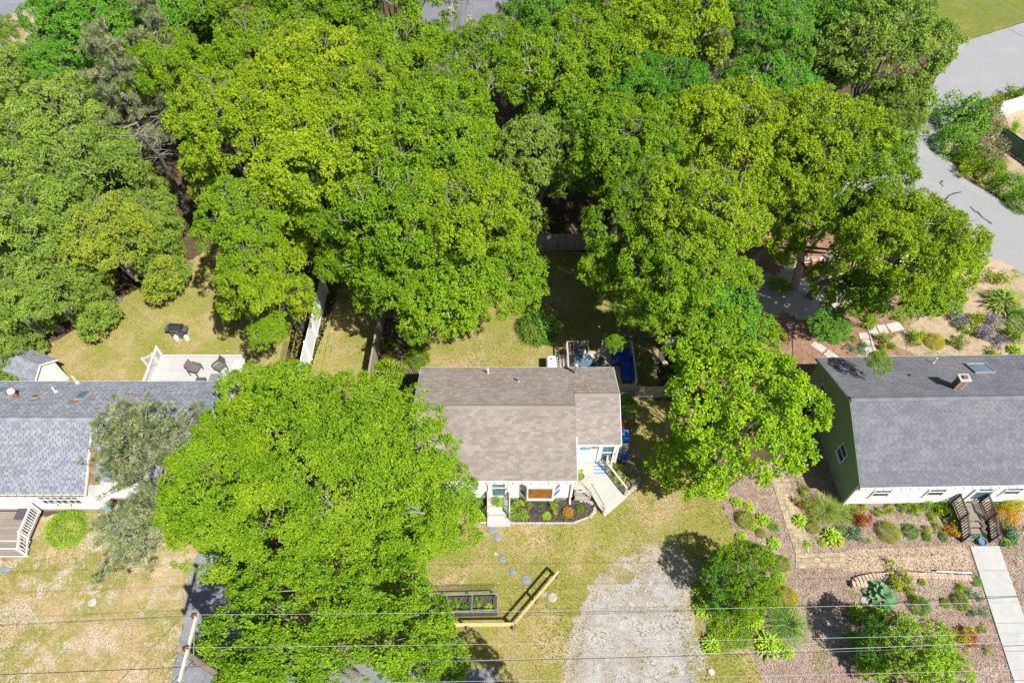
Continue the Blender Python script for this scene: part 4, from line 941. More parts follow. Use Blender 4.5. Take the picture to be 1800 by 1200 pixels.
# screened garden box
gb = thing('garden_box', 'long raised garden box with pale frame and green mesh cover behind the rail fence', 'raised bed', P(810,1082)); go = Vector(gb.location)
ga, gc = P(742,1084)-go, P(876,1080)-go; gy = Vector((0, .8, 0))
U = (gc-ga).normalized()
q = MB(); q.poly([((ga+U*x+gy*y).x, (ga+U*x+gy*y).y) for x, y in ((0,0),(3.75,0),(3.75,1),(0,1))], .02, .25); q.build('soil', M['soil'], gb)
for y in (-.02, 1.02): bar_part('side_board', ga+gy*y+Zv*.16, ga+U*3.75+gy*y+Zv*.16, .04, .30, M['darkgrey'], gb)
for x in (0, 1.25, 2.5, 3.75):
    bar_part('frame_post', ga+U*x+Zv*.05, ga+U*x+Zv*.75, .035, .035, M['metal'], gb); bar_part('frame_post', ga+U*x+gy+Zv*.05, ga+U*x+gy+Zv*.75, .035, .035, M['mesh_green'], gb)
    bar_part('cross_bar', ga+U*x+Zv*.75, ga+U*x+gy+Zv*.75, .035, .035, M['metal'], gb)
bar_part('frame_rail', ga+Zv*.77, ga+U*3.75+Zv*.77, .04, .04, M['metal'], gb); bar_part('frame_rail', ga+gy+Zv*.77, ga+U*3.75+gy+Zv*.77, .04, .04, M['metal'], gb)
# open mesh of thin wires on the lid hinged back
q = MB()
for i in range(48): q.bar(ga+U*(i*.08)+gy+Zv*.76, ga+U*(i*.08)+gy*1.75+Zv*.35, .006, .006)
for j in range(9): q.bar(ga+gy*(1+j*.09)+Zv*(.76-j*.05), ga+U*3.75+gy*(1+j*.09)+Zv*(.76-j*.05), .006, .006)
q.build('mesh_lid', M['mesh_green'], gb)

GBX = (gb, ga, U, gy)
# ------------------------------------------------------------------ utility pole, wires, lamp
up = thing('utility_pole', 'tall wooden utility pole with pale crossarm over the left driveway', 'utility pole', (-11.55, 6.1, 0))
b = MB(); b.tube([(0,0,0),(0,0,4),(0,0,8),(0,0,10.25)], [.16,.15,.125,.11], 12); b.build('shaft', M['polewood'], up)
b = MB(); b.bar((.16,-1.25,9.85),(.16,1.3,9.85),.10,.12); b.build('crossarm', M['armwood'], up)
for y in (-1.15, 1.15, .05):
    zb = 9.91; b = MB(); b.lathe([(.04,0),(.04,.1),(.10,.12),(.105,.17),(.07,.19),(.09,.21),(.09,.25),(.05,.28)], (.16,y,zb), 12); b.build('insulator', M['porcelain'], up)
for y in (-.8, .8):
    b = MB(); b.bar((.17,y,9.8),(.1,0,9.1),.03,.03); b.build('brace', M['metal'], up)
b = MB(); b.tube([(0,-.1,7.3),(0,-.8,7.6),(0,-1.3,7.75)], .03, 6); arm = b.build('lamp_arm', M['metal'], up)
b = MB(); b.lathe([(.05,-.35),(.13,-.28),(.15,0),(.10,.25),(.04,.32)], n=10, sy=.5); o = b.build('lamp_head', M['metal'], arm); o.location = (0,-1.6,7.75); o.rotation_euler = (R_(90),0,0)
b = MB(); b.box(-.13,-.03,-.12,.12,8.3,8.6); b.build('junction_box', M['darkgrey'], up)
def wire(a, b_, sag, r, mat, label, cat='wire', group=None):
    a, b_ = Vector(a), Vector(b_); pts = []
    for i in range(25):
        t = i/24; p = a.lerp(b_, t); p.z -= sag*4*t*(1-t); pts.append(p)
    q = MB(); q.tube(pts, r, 5); o = q.build('overhead_wire', mat)
    tag(o, label, cat, group); return o
wp = [(-11.39, 7.25, 10.18), (-11.39, 6.15, 10.18), (-11.39, 4.95, 10.18)]
gw = 'overhead wires crossing the front yards'
tgt = [(29, 8.1, 9.8), (29, 7.0, 9.8), (29, 5.8, 9.8)]; tgl = [(-45, 6.6, 9.8), (-45, 5.6, 9.8), (-45, 4.3, 9.8)]
nm = ['back-most thin bright wire', 'middle thin bright wire', 'front-most thin bright wire']
for i in range(3):
    wire(wp[i], tgt[i], .45, .008, M['wire'], nm[i] + ' running right from the crossarm', group=gw)
    wire(wp[i], tgl[i], .35, .008, M['wire'], nm[i] + ' running left from the crossarm', group=gw)
wire((-11.4,6.1,7.6), (29,7.3,7.0), .5, .014, M['cable'], 'thick black cable running right low on the pole', group=gw)
wire((-11.4,6.2,7.0), (29,7.6,6.5), .5, .011, M['wire'], 'grey cable running right beneath the black one', group=gw)
wire((-11.6,6.1,7.6), (-45,5.2,7.2), .4, .013, M['cable'], 'thick black cable running left low on the pole', group=gw)
wire((-11.45,6.0,9.0), (-21.0,-3,6.0), .3, .012, M['cable'], 'slack service wire dropping from the pole toward the street', group=gw)
# far wires at top right
for i, (q1, q2) in enumerate((((1660,-20),(1850,90)), ((1700,-20),(1850,62)), ((1725,-20),(1850,48)))):
    wire(P(*q1, 8.5), P(*q2, 8.0), .2, .018, M['wire'], ['lowest', 'middle', 'uppermost'][i] + ' of three thin wires over the far green lawn', group='wires over the far road')

# ------------------------------------------------------------------ small built things
def stone_mesh(r, flat, mat, name, seed):
    rr = random.Random(seed); b = MB(); n = 9; prof = [(0.55*r, 0), (r, flat*.35), (r*.92, flat*.8), (r*.6, flat)]
    b.lathe(prof, n=n); b.v = [(x*(1+rr.uniform(-.14,.14)), y*(1+rr.uniform(-.14,.14)), z*(1+rr.uniform(-.1,.12))) for x, y, z in b.v]
    return b.mesh(name, mat)
for px, py, r, lab, m_ in ((865,931,.26,'grey-blue round stepping stone nearest the front steps','slate'),(875,945,.20,'second stepping stone from the front steps, small and slate blue','slate'),
    (871,973,.10,'tiny pale stepping stone between two slate ones','stone'),(883,983,.20,'slate stepping stone midway across the front lawn','slate'),(901,1003,.20,'slate stepping stone past the lawn middle, before the largest','slate'),
    (925,1019,.27,'largest slate stepping stone left of the diagonal fence','slate'),(955,1043,.17,'mauve stepping stone beside the diagonal rail fence','purple'),(971,1050,.25,'pale round stepping stone nearest the gravel driveway','stone')):
    o = link('stepping_stone', stone_mesh(r, .05, M[m_], 'stepping_stone', px)); o.location = P(px, py); tag(o, lab, 'stepping stone', 'stepping stones across the front lawn')
for px, py, r, lab in ((1519,1056,.22,'pale flat rock beside the large blue-green hosta'),(1250,1180,.16,'lone white rock on grass near the driveway'),(163,1058,.22,'pale flat stone in the bare front lawn at left'),(34,966,.15,'whitish rock below the left porch steps'),(1240,822,.2,'reddish round cover set in the side lawn')):
    o = link('rock', stone_mesh(r, .08, M['stone'] if px != 1240 else M['brick'], 'rock', px)); o.location = P(px, py); tag(o, lab, 'rock')
o = MB().box(-.45,.45,-.12,.12,0,.06).build('stone_slab', M['slate']); o.location = P(5,1002); tag(o, 'blue-grey slab lying at the left edge of the bare lawn', 'stone slab')
o = link('stone_disc', stone_mesh(.3,.04,M['brick'],'stone_disc',5)); o.location = P(13,976); tag(o, 'red round disc in the grass below the left porch', 'stone')
# bed edging at the cottage
ed = thing('bed_edging', 'low pale timber and stone edging around the dark mulch bed', 'edging', P(930,920)); eo = Vector(ed.location)
pts = [P(826,919),(P(856,919))]; 
def edge_run(pxs, ln=.5):
    pts = [P(*q) for q in pxs]
    for i in range(len(pts)-1):
        a, c = pts[i], pts[i+1]; n = max(1, int((c-a).length/ln))
        for k in range(n): bar_part('edging_block', a.lerp(c,k/n)-eo+Zv*.05, a.lerp(c,(k+.96)/n)-eo+Zv*.05, .09, .1, M['concrete'], ed)
edge_run([(826,919),(856,919)]); edge_run([(892,920),(1007,920),(1036,909)])
k = 0
def stones(pxs, sp, parent, po, r0=.11):
    global k
    pts = [P(*q) for q in pxs]
    for i in range(len(pts)-1):
        a, c = pts[i], pts[i+1]; n = max(1, round((c-a).length/sp))
        for j in range(n):
            k += 1; o = link('stone', stone_mesh(random.uniform(.8,1.25)*r0, random.uniform(.1,.16), M['stone'], 'stone', k), parent, Matrix.Translation(a.lerp(c, j/n)-po))
stones([(1038,908),(1044,900),(1046,890),(1040,884),(1028,880),(1014,880)], .22, ed, eo)
sr = thing('stone_ring', 'curved ring of pale field stones round the bed beside the ramp', 'edging', P(1105,835)); so_ = Vector(sr.location)
stones([(1082,812),(1090,808),(1102,812),(1112,818),(1118,828),(1122,840),(1118,852),(1110,862),(1100,870),(1094,876)], .24, sr, so_, .13)
# brick path at right
bp = thing('paver_path', 'tan brick paver path in basket-weave turning through the wood-chip garden', 'path', P(1400,985)); tag(bp, kind='structure'); bo = Vector(bp.location)
pvm = []
for t_ in (.1,.35,.5,.7,.9):
    q = MB(); q.tint = t_; q.box(-.122,.122,-.056,.056,0,.03); pvm.append(q.mesh('paver', M['paver']))
def pave(q0, q1, q2, q3, limit):
    """corners: start-left, start-right, end-right, end-left"""
    A_, B_, C_, D_ = [P(*q) for q in (q0, q1, q2, q3)]; ln = ((D_-A_).length+(C_-B_).length)/2; wd = (B_-A_).length; s = .255
    nl, nw = int(ln/s), max(1, round(wd/s)); c = 0; U = (B_-A_).normalized(); an = math.atan2(U.y, U.x)
    for i in range(nl):
        for j in range(nw):
            o = A_.lerp(B_, (j+.5)/nw).lerp(D_.lerp(C_, (j+.5)/nw), (i+.5)/nl)-bo
            if RND.random() < .03: continue
            for s_ in (-1, 1):
                r = (i+j) % 2; off = Vector((math.cos(an+(math.pi/2 if r == 0 else 0)), math.sin(an+(math.pi/2 if r == 0 else 0)), 0))*(.064*s_)
                link('paver', RND.choice(pvm), bp, Matrix.Translation(o+off+Zv*(.012+RND.uniform(0,.012))) @ Matrix.Rotation(an+(0 if r == 0 else math.pi/2)+RND.uniform(-.04,.04), 4, 'Z'))
pave((1398,972),(1428,972),(1385,842),(1355,842), 0)
pave((1398,999),(1398,973),(1484,970),(1484,997), 0)
# dry block retaining wall
rw = thing('retaining_wall', 'low curved wall of tan blocks in the wood-chip garden', 'wall', P(1600,1020)); ro_ = Vector(rw.location)
wb = [MB().box(-.075,.075,-.14,.14,0,.11).mesh('block', M['wallblock']) for _ in range(1)]
def wall_run(pxs, layers):
    pts = [P(*q) for q in pxs]; tot = 0; 
    for i in range(len(pts)-1):
        a, c = pts[i], pts[i+1]; d = (c-a); n = max(1, int(d.length/.158)); an = math.atan2(d.y, d.x)
        for j in range(n):
            for l in range(layers):
                link('block', wb[0], rw, Matrix.Translation(a.lerp(c, (j+.5+.4*(l % 2))/n)-ro_+Zv*(l*.112)+Vector((RND.uniform(-.008,.008), RND.uniform(-.02,.02), 0))) @ Matrix.Rotation(an+RND.uniform(-.09,.09), 4, 'Z'))
wall_run([(1498,1024),(1510,1019),(1535,1014),(1570,1012),(1620,1013),(1660,1015),(1708,1018)], 2)
wall_run([(1494,1030),(1508,1029),(1520,1030)], 3)
o = MB().box(-.9,.9,-.03,.03,0,.03).build('board_offcut', M['white']); o.location = P(1673,1008)+Zv*.25; o.rotation_euler = (0,0,R_(-3)); tag(o, 'thin white board lying along the top of the tan block wall', 'board')
# flagstone path in the red mulch garden
fp = thing('flagstone_path', 'grey flagstone path crossing the red mulch bed behind the right house', 'path', P(1530,600)); tag(fp, kind='structure'); fo_ = Vector(fp.location)
def flags(pxs, w):
    pts = [P(*q) for q in pxs]
    for i in range(len(pts)-1):
        a, c = pts[i], pts[i+1]; d = (c-a).normalized(); nn = Vector((-d.y,d.x,0)); n = max(1, int((c-a).length/.55))
        for j in range(n):
            o = a.lerp(c, (j+.5)/n); h = (c-a).length/n/2-.02; q = MB()
            cs = [o+d*(h*sx_)*RND.uniform(.86,1)+nn*(w/2*sy_)*RND.uniform(.85,1.05)-fo_ for sx_, sy_ in ((-1,-1),(1,-1),(1,0),(1,1),(-1,1),(-1,-.1))]
            q.poly([(v.x, v.y) for v in cs], .01, .05); q.build('flagstone', M['paving'], fp)
flags([(1532,622),(1518,585)], .8); flags([(1524,580),(1560,578),(1585,572)], .7); flags([(1428,602),(1450,618),(1470,632)], .6); flags([(1535,655),(1532,625)], .75)

# grills and garden furniture
def grill(loc, rz, label):
    t = thing('gas_grill', label, 'grill', loc, rz)
    b = MB(); b.box(-.4,.4,-.26,.26,.1,.75); b.build('cabinet', M['darkgrey'], t)
    b = MB(); b.prismx([(-.28,.76),(.28,.76),(.28,.92),(.16,1.08),(-.1,1.1),(-.28,.95)], -.40,.40); h_ = b.build('hood', M['blackmetal'], t)
    b = MB(); b.tube([(-.3,-.33,.92),(.3,-.33,.92)], .015); b.build('handle', M['metal'], h_)
    for s in (-1, 1):
        b = MB(); b.box(min(s*.42,s*.72), max(s*.42,s*.72), -.24, .24, .76, .80); b.build('side_shelf', M['darkgrey'], t)
        b = MB(); b.tube([(s*.36-.02,-.2,.07),(s*.36+.02,-.2,.07)], .07, 10); b.build('wheel', M['blackmetal'], t)
    return t
p = P(318,590); grill((p.x,p.y,0), R_(-3), 'black gas grill standing on the left back lawn')
for px, py, lab in ((312,597,'white propane tank at the left foot of the lawn grill'),(330,597,'white propane tank at the right foot of the lawn grill')):
    p = P(px,py); o = MB().lathe([(.11,0),(.15,.05),(.15,.32),(.10,.38),(.05,.4),(.07,.44),(.02,.45)], n=12).build('propane_tank', M['white']); o.location = p; tag(o, lab, 'gas tank')
p = P(413,556); t = thing('smoker_grill', 'dark barrel smoker cart partly under oak branches on left lawn', 'grill', (p.x,p.y,0), R_(80))
b = MB(); b.prismx([(-.3,.55),(.3,.55),(.36,.7),(.3,.92),(.1,1.0),(-.1,1.0),(-.3,.92),(-.36,.7)], -.5, .25); b.build('barrel', M['darkgrey'], t)
b = MB(); b.prismx([(-.28,.3),(.28,.3),(.28,.62),(-.28,.62)], .26, .7); b.build('firebox', M['blackmetal'], t)
b = MB(); b.box(-.5,.25,-.62,-.37,.6,.63); b.build('shelf', M['wicker'], t)
for x in (-.42,.2):
    for y in (-.25,.25): bar_part('leg', (x,y,0),(x,y,.6),.05,.05,M['blackmetal'],t)
p = P(408,542); t = patio_chair((p.x-.3,p.y+.4,0), R_(150), 'wicker', 'grey folding chair beside the dark smoker on the left lawn', 'darkgrey')
p = P(1172,612); grill((p.x,p.y,0), R_(2), 'grey covered grill in the shaded corner right of the back deck')
for x, y, lab in ((8.95,25.6,'pale round stool left of the shaded corner grill'),(9.55,25.2,'pinkish flower pot in front of the shaded corner grill')):
    o = MB().lathe([(.14,0),(.18,.3),(.20,.32),(.16,.33)], n=12).build('garden_pot', M['stone']); o.location = (x,y,0); tag(o, lab, 'pot')
# planter by the entry
pl_ = thing('planter_box', 'black planter box with leafy plant against the cottage corner', 'planter', (3.68, 17.2, .5), R_(40))
b = MB(); b.box(-.32,.32,-.13,.13,0,.26); b.build('trough', M['darkgrey'], pl_)
b = MB(); b.box(-.30,.30,-.11,.11,.261,.27); b.build('soil', M['soil'], pl_)
# hose pot at left house
p = P(187,893,.3); hp = thing('hose_pot', 'teal hose pot with coiled hose by the left house wall', 'hose holder', (p.x,p.y,0))
b = MB(); b.lathe([(.22,0),(.27,.3),(.29,.42),(.25,.42),(.23,.2)], n=16); b.build('pot', M['teal'], hp)
for z, r in ((.25,.19),(.29,.17),(.33,.18)):
    b = MB(); b.tube([(r*math.cos(a), r*math.sin(a), z) for a in [i*math.pi/8 for i in range(17)]], .02, 5, False); b.build('hose', M['shutter'], hp)
# adirondack chairs, fire pit
def adirondack(px, py, rz, mat, label):
    p = P(px, py); t = thing('adirondack_chair', label, 'chair', (p.x,p.y,0), rz)
    for i in range(5):
        q = MB(); q.box(-.26,.26,-.3+i*.11,-.2+i*.11,.36-i*.025,.38-i*.025); q.build('seat_slat', M[mat], t)
        q = MB(); x = -.24+i*.1; q.bar((x,.25,.26),(x*1.15,.55,.95+.05*(2-abs(i-2))),.09,.02); q.build('back_slat', M[mat], t)
    for s in (-1,1):
        q = MB(); q.box(s*.34-.06,s*.34+.06,-.38,.35,.55,.575); q.build('armrest', M[mat], t); q = MB(); q.box(s*.30-.03,s*.30+.03,-.35,-.28,0,.55); q.build('leg', M[mat], t)
        q = MB(); q.bar((s*.30,-.3,.33),(s*.30,.55,.06),.03,.1); q.build('leg', M[mat], t)
    return t
adirondack(1416,482,R_(110),'orange','orange wooden garden chair on the patio beside the big trunk')
adirondack(1430,470,R_(95),'orange','second orange wooden garden chair, behind the first on the patio')
adirondack(1463,468,R_(-30),'white','white garden chair at the back edge of the stone patio')
adirondack(1415,448,R_(40),'orange','reddish garden chair at the back of the patio near the trunk')
p = P(1457,482); t = thing('bistro_table', 'small round metal table on the stone patio', 'table', (p.x,p.y,0)); b = MB(); b.lathe([(.42,.68),(.45,.7),(.42,.72)], n=18); b.build('tabletop', M['metal'], t); b = MB(); b.lathe([(.25,0),(.04,.04),(.04,.68)], n=10); b.build('pedestal', M['metal'], t)
p = P(1507,452); t = thing('clay_fire_bowl', 'terracotta bowl under the oak right of the patio', 'fire bowl', (p.x,p.y,0)); b = MB(); b.lathe([(.2,0),(.45,.25),(.5,.4),(.4,.4),(.25,.25)], n=16); b.build('bowl', M['orange'], t); b = MB(); b.lathe([(.15,.26),(.14,.36)], n=10); b.build('insert', M['wicker'], t)
p = P(1340,412); o = MB().box(-.5,.5,-.4,.4,0,.4).build('storage_box', M['lumber']); b = None; o.location = p; tag(o, 'yellow box glimpsed through leaves in the right back garden', 'box')
# white trailer-like roof glimpsed through the oak
p = P(1618,478); t = thing('utility_trailer', 'white flat-topped trailer parked under the oak by the road', 'trailer', (p.x,p.y,0), R_(38))
b = MB(); b.box(-2.3,2.3,-1.0,1.0,.5,1.7); b.build('body', M['white'], t)
b = MB(); b.box(-2.35,2.35,-1.05,1.05,1.702,1.78); b.build('roof', M['white'], t)
for x in (-.6,.6):
    for s in (-1,1): b = MB(); b.tube([(x,s*.85,.32),(x,s*1.0,.32)], .32, 14); b.build('wheel', M['blackmetal'], t)
b = MB(); b.bar((2.3,0,.5),(3.5,0,.45),.08,.08); b.build('hitch', M['blackmetal'], t)
o_ = sheet('driveway', W([(1560,480),(1600,440),(1700,440),(1790,470),(1700,505),(1660,530),(1600,530)]), 0.0245, M['sandstrip'], res=.4)
# dark wooden fence and bench behind right house
picket_fence((20.5,25.05),(24.6,25.2),.95, M['stairdark'], 'low dark slatted fence behind the right house near the golden shrub', bw=.06, gap=.07, name='slat_fence', post_sp=2.0)
# white and green fences at top right
picket_fence(tuple(P(1745,210).xy), tuple(P(1850,176).xy), 1.7, M['vinyl'], 'tall white panel fence at the top right garden', bw=.2, gap=.008, side=-1, name='white_fence', post_sp=2.2)
M['greenfence'] = surf('green_fence_screen', (0.08,0.15,0.11), (0.12,0.21,0.16), 2, .7, .2, rnd=.08)
picket_fence(tuple(P(1750,252).xy), tuple(P(1860,330).xy), 1.5, M['greenfence'], 'dark green screen fence at the top right corner garden', bw=.3, gap=.006, side=1, name='green_fence', post_sp=2.2)
# far white house glimpsed at top
fh = thing('white_house', 'white house with grey roof glimpsed through trees at the top centre', 'house', (-2.5, 61.5, 0), R_(4))
gable_house(fh, -6, 6, -4, 4, 3.0, 4.6, 'whiteside')
for y0, y1 in ((-4,0),(4,0)):
    s = slope_slab(fh, 'roof', -6.2, 6.2, y0, 3.0, y1, 4.62, M['shingle_grey'])
for x in (-4.2,-1.6,1.2,3.8): window(fh, (x,-3.72,1.3),(1,0,0),(0,-1,0),1.0,1.2)
b = MB(); b.box(-6.25,6.25,-4.05,-4.0,2.85,3.02); b.build('fascia', M['white'], fh)

# ------------------------------------------------------------------ vegetation
def unit(a): return a/np.maximum(np.linalg.norm(a, axis=-1, keepdims=True), 1e-9)
def leaf_quads(rng, c, axis, nrm, ln, wd):
    """folded diamond leaves: c centres, axis long direction"""
    axis = unit(axis); side = unit(np.cross(nrm, axis)); up = np.cross(axis, side)
    l = (ln*rng.uniform(.75, 1.25, len(c)))[:, None]; w = (wd*rng.uniform(.75, 1.25, len(c)))[:, None]
    v = np.empty((len(c), 4, 3)); v[:,0] = c-axis*l*.5; v[:,1] = c+side*w*.5+axis*l*.05; v[:,2] = c+axis*l*.5-up*l*.08; v[:,3] = c-side*w*.5+axis*l*.05
    return v.reshape(-1, 3)
def crown(name, seed, R, rz, nl, dens, leaf, wd, k, mat, lobe=.34, tuft=.13, low=.8, thresh=.8, sub=.5):
    """leaf tufts spread over many overlapping lobes; returns mesh and lobe centres"""
    rng = np.random.default_rng(seed); C = []; LR = []
    for i in range(nl):
        r = R*(1-lobe*.85)*math.sqrt((i+.5)/nl)*rng.uniform(.9,1.1); a = i*2.39996+rng.uniform(-.3,.3)
        z = rz*math.sqrt(max(0, 1-(r/R)**2))*.8-rz*.18+rng.uniform(-.12,.12)*rz
        C.append((r*math.cos(a), r*math.sin(a), z)); LR.append(R*lobe*rng.uniform(.68,1.2))
    for i in range(int(nl*low)):
        a = i*2.39996*1.3+rng.uniform(0,.6); r = R*rng.uniform(.62,.9); C.append((r*math.cos(a), r*math.sin(a), -rz*rng.uniform(.1,.95))); LR.append(R*lobe*rng.uniform(.5,.85))
    C = np.array(C); LR = np.array(LR); T = []; D = []
    ph = rng.uniform(0, 6, (4, 3)); fr = rng.uniform(2.5, 5, (4, 3))
    for c, r in zip(C, LR):
        ns = int(2.6*math.pi*r*r/sub**2*.50); d = unit(rng.normal(size=(ns*3, 3))); d = d[d[:,2] > -.5][:ns]
        sc = c+d*(r*rng.uniform(.80,1.10,len(d)))[:,None]*np.array([1,1,.8])
        dist = np.linalg.norm((sc[:,None,:]-C[None])/np.array([1,1,.8]), axis=2)/LR[None]
        own = np.argmin(np.abs(C-c).sum(1)); dist[:,own] = 9; kp = dist.min(1) > thresh; sc = sc[kp]; d = d[kp]
        if not len(sc): continue
        sr = sub*rng.uniform(.45,1.3,len(sc)); m = np.maximum(4,(dens*2.4*math.pi*sr*sr*.8).astype(int)); idx = np.repeat(np.arange(len(sc)), m)
        e = unit(rng.normal(size=(len(idx),3))+d[idx]*.7+np.array([0,0,.5])); t = sc[idx]+e*(sr[idx]*rng.uniform(.75,1.02,len(idx)))[:,None]*np.array([1,1,.75])
        T.append(t); D.append(unit(e+d[idx]*.3))
    T = np.concatenate(T); D = np.concatenate(D)
    n = len(T); T = np.repeat(T, k, 0); D = np.repeat(D, k, 0)
    up = np.array([0,0,1.0]); dj = unit(rng.normal(size=(n*k,3))*.9+D*.55+up*.15)
    c = T+dj*(tuft*rng.uniform(.35,1.1,n*k))[:,None]
    nr = unit(D*.6+up*.8+rng.normal(size=(n*k,3))*.55)
    ax = unit(dj-nr*(dj*nr).sum(1,keepdims=True)*.7)
    v = leaf_quads(rng, c, ax, nr, leaf, wd)
    clump = np.repeat(rng.uniform(0,1,n), k); big = .5+.5*np.sin(c[:,0]*1.7+ph[0,0])*np.sin(c[:,1]*1.9+ph[1,1])*np.sin(c[:,2]*1.5+ph[2,2])
    tint = np.clip(.32*clump+.33*rng.uniform(0,1,n*k)+.35*big+.0, 0, 1)
    return np_mesh(name, v, 4, tint, mat), C, LR
def limbs(seed, R, ztr, zc, C, LR, mat, tr=.2, twigs=50, nmax=14):
    """trunk and curved limbs; coordinates from the ground, crown centre at height zc"""
    rng = random.Random(seed); t = MB(); lean = (rng.uniform(-.3,.3), rng.uniform(-.3,.3))
    top = Vector((lean[0], lean[1], ztr)); t.tube([(0,0,-.05),(lean[0]*.3,lean[1]*.3,ztr*.4),tuple(top)], [tr*1.35,tr,tr*.8], 9)
    b = MB(); ends = []
    for i in range(min(nmax, len(C))):
        c = Vector(C[i])+Vector((0,0,zc)); m1 = top.lerp(c,.45)+Vector((rng.uniform(-.3,.3),rng.uniform(-.3,.3),rng.uniform(.0,.4)))
        b.tube([top-Vector((0,0,.1)), m1, c], [tr*.5,tr*.3,tr*.14], 5)
        ends.append((c, LR[i]))
    for i in range(twigs):
        c, r = ends[i % len(ends)] if i < len(ends)*2 else (Vector(C[rng.randrange(len(C))])+Vector((0,0,zc)), R*.3)
        d = Vector((rng.gauss(0,1),rng.gauss(0,1),rng.uniform(0,1.2))).normalized(); e = c+d*r*rng.uniform(.85,1.12); e.z = c.z+(e.z-c.z)*.85
        mid = c.lerp(e,.55)+Vector((rng.uniform(-.15,.15),)*3)*r
        b.tube([c,mid,e], [.035,.022,.010], 3, False)
        e2 = mid+Vector((rng.gauss(0,.3),rng.gauss(0,.3),rng.uniform(0,.4)))*r; b.tube([mid,e2], [.018,.008], 3, False)
    return t.mesh('trunk', mat), b.mesh('branches', mat)
LIB = {}
def make_lib(key, name, seed, R, rz, nl, dens, leaf, wd, k, mat, ztr, zc, bark='bark', tr=.2, twigs=60, **kw):
    me, C, LR = crown(name+'_crown', seed, R, rz, nl, dens, leaf, wd, k, L[mat], **kw)
    tm, bmh = limbs(seed, R, ztr, zc, C, LR, M[bark], tr, twigs)
    LIB[key] = (name, R, rz, zc, me, tm, bmh)
make_lib('oakA', 'oak_tree', 1, 6.6, 4.2, 40, 23, .105, .06, 8, 'oak', 3.2, 6.4, tr=.26, twigs=90, lobe=.235, sub=.46)
make_lib('oakB', 'oak_tree', 2, 5.0, 3.6, 26, 17, .13, .076, 8, 'oak', 4.0, 7.6, tr=.2, twigs=60, lobe=.27, sub=.50)
make_lib('oakC', 'oak_tree', 3, 5.0, 4.0, 19, 17, .13, .076, 8, 'oak', 4.2, 7.8, tr=.2, twigs=80, lobe=.30, sub=.48)
make_lib('oakD', 'oak_tree', 4, 4.0, 3.0, 16, 18, .125, .072, 8, 'oak', 3.2, 6.3, tr=.17, twigs=60, lobe=.30, sub=.46)
make_lib('maple', 'maple_tree', 5, 4.3, 3.6, 28, 12, .145, .10, 8, 'maple', 2.2, 4.8, tr=.16, twigs=20, lobe=.25, tuft=.16, sub=.38)
make_lib('round', 'leafy_tree', 6, 4.5, 3.6, 30, 17, .14, .085, 7, 'privet', 3.0, 6.0, tr=.2, twigs=20, lobe=.34, sub=.40, low=1.2)
make_lib('dense', 'hedge_tree', 8, 4.5, 4.2, 28, 15, .125, .07, 8, 'privet', 1.6, 4.4, tr=.18, twigs=40, lobe=.27, sub=.46, low=1.3)
make_lib('bush', 'shrub_tree', 9, 2.0, 1.5, 11, 28, .085, .05, 7, 'green', .3, 1.3, tr=.06, twigs=14, lobe=.36, tuft=.08, sub=.22, low=1.0)
make_lib('bough', 'oak_bough', 10, 2.4, 1.2, 10, 16, .13, .075, 8, 'oak', .2, 1.0, tr=.05, twigs=24, lobe=.33, sub=.38, low=.3)
def pine_mesh(seed, R, H, nb, name='pine'):
    rng = np.random.default_rng(seed); b = MB(); T = []
    b2 = random.Random(seed)
    for i in range(nb):
        f = i/nb; z = H*(.35+.62*f); r = R*(1-f*.75)*b2.uniform(.6,1.1); a = i*2.4+b2.uniform(-.5,.5)
        p0 = Vector((0,0,z)); p2 = Vector((r*math.cos(a), r*math.sin(a), z+r*b2.uniform(.02,.3))); p1 = p0.lerp(p2,.5)+Vector((0,0,-.12*r))
        b.tube([p0,p1,p2],[.06,.04,.015],4,False)
        for s in range(int(6+r*4.5)):
            t = b2.uniform(.3,1.05); q = p0.lerp(p2,t); e = q+Vector((b2.gauss(0,.45),b2.gauss(0,.45),b2.uniform(0,.45)))*(.5+.22*r)
            b.tube([q,e],[.018,.008],3,False); T += [e, q.lerp(e,.7)+Vector((b2.gauss(0,.1),b2.gauss(0,.1),.05)), e+Vector((b2.gauss(0,.15),b2.gauss(0,.15),.0))]
    T = np.array([tuple(t) for t in T]); k = 34; n = len(T); TT = np.repeat(T,k,0)
    d = unit(rng.normal(size=(n*k,3))+np.array([0,0,.45])); ln = .17
    c = TT+d*(ln*.55); v = leaf_quads(rng,c,d,unit(rng.normal(size=(n*k,3))),ln,.019)
    tint = np.clip(np.repeat(rng.uniform(0,.75,n),k)+rng.uniform(0,.3,n*k),0,1)
    me = np_mesh('needles', v, 4, tint, L['pine']); tr = MB(); tr.tube([(0,0,-.05),(.05,.03,H*.5),(0,0,H)],[.17,.12,.03],8)
    return me, tr.mesh('trunk', M['bark']), b.mesh('branches', M['bark'])
pm = pine_mesh(11, 3.0, 8.5, 30); LIB['pine'] = ('pine_tree', 3.0, 3, 5.5, *pm)
pm = pine_mesh(12, 2.2, 8.0, 24); LIB['pineB'] = ('pine_tree', 2.2, 3, 5.5, *pm)

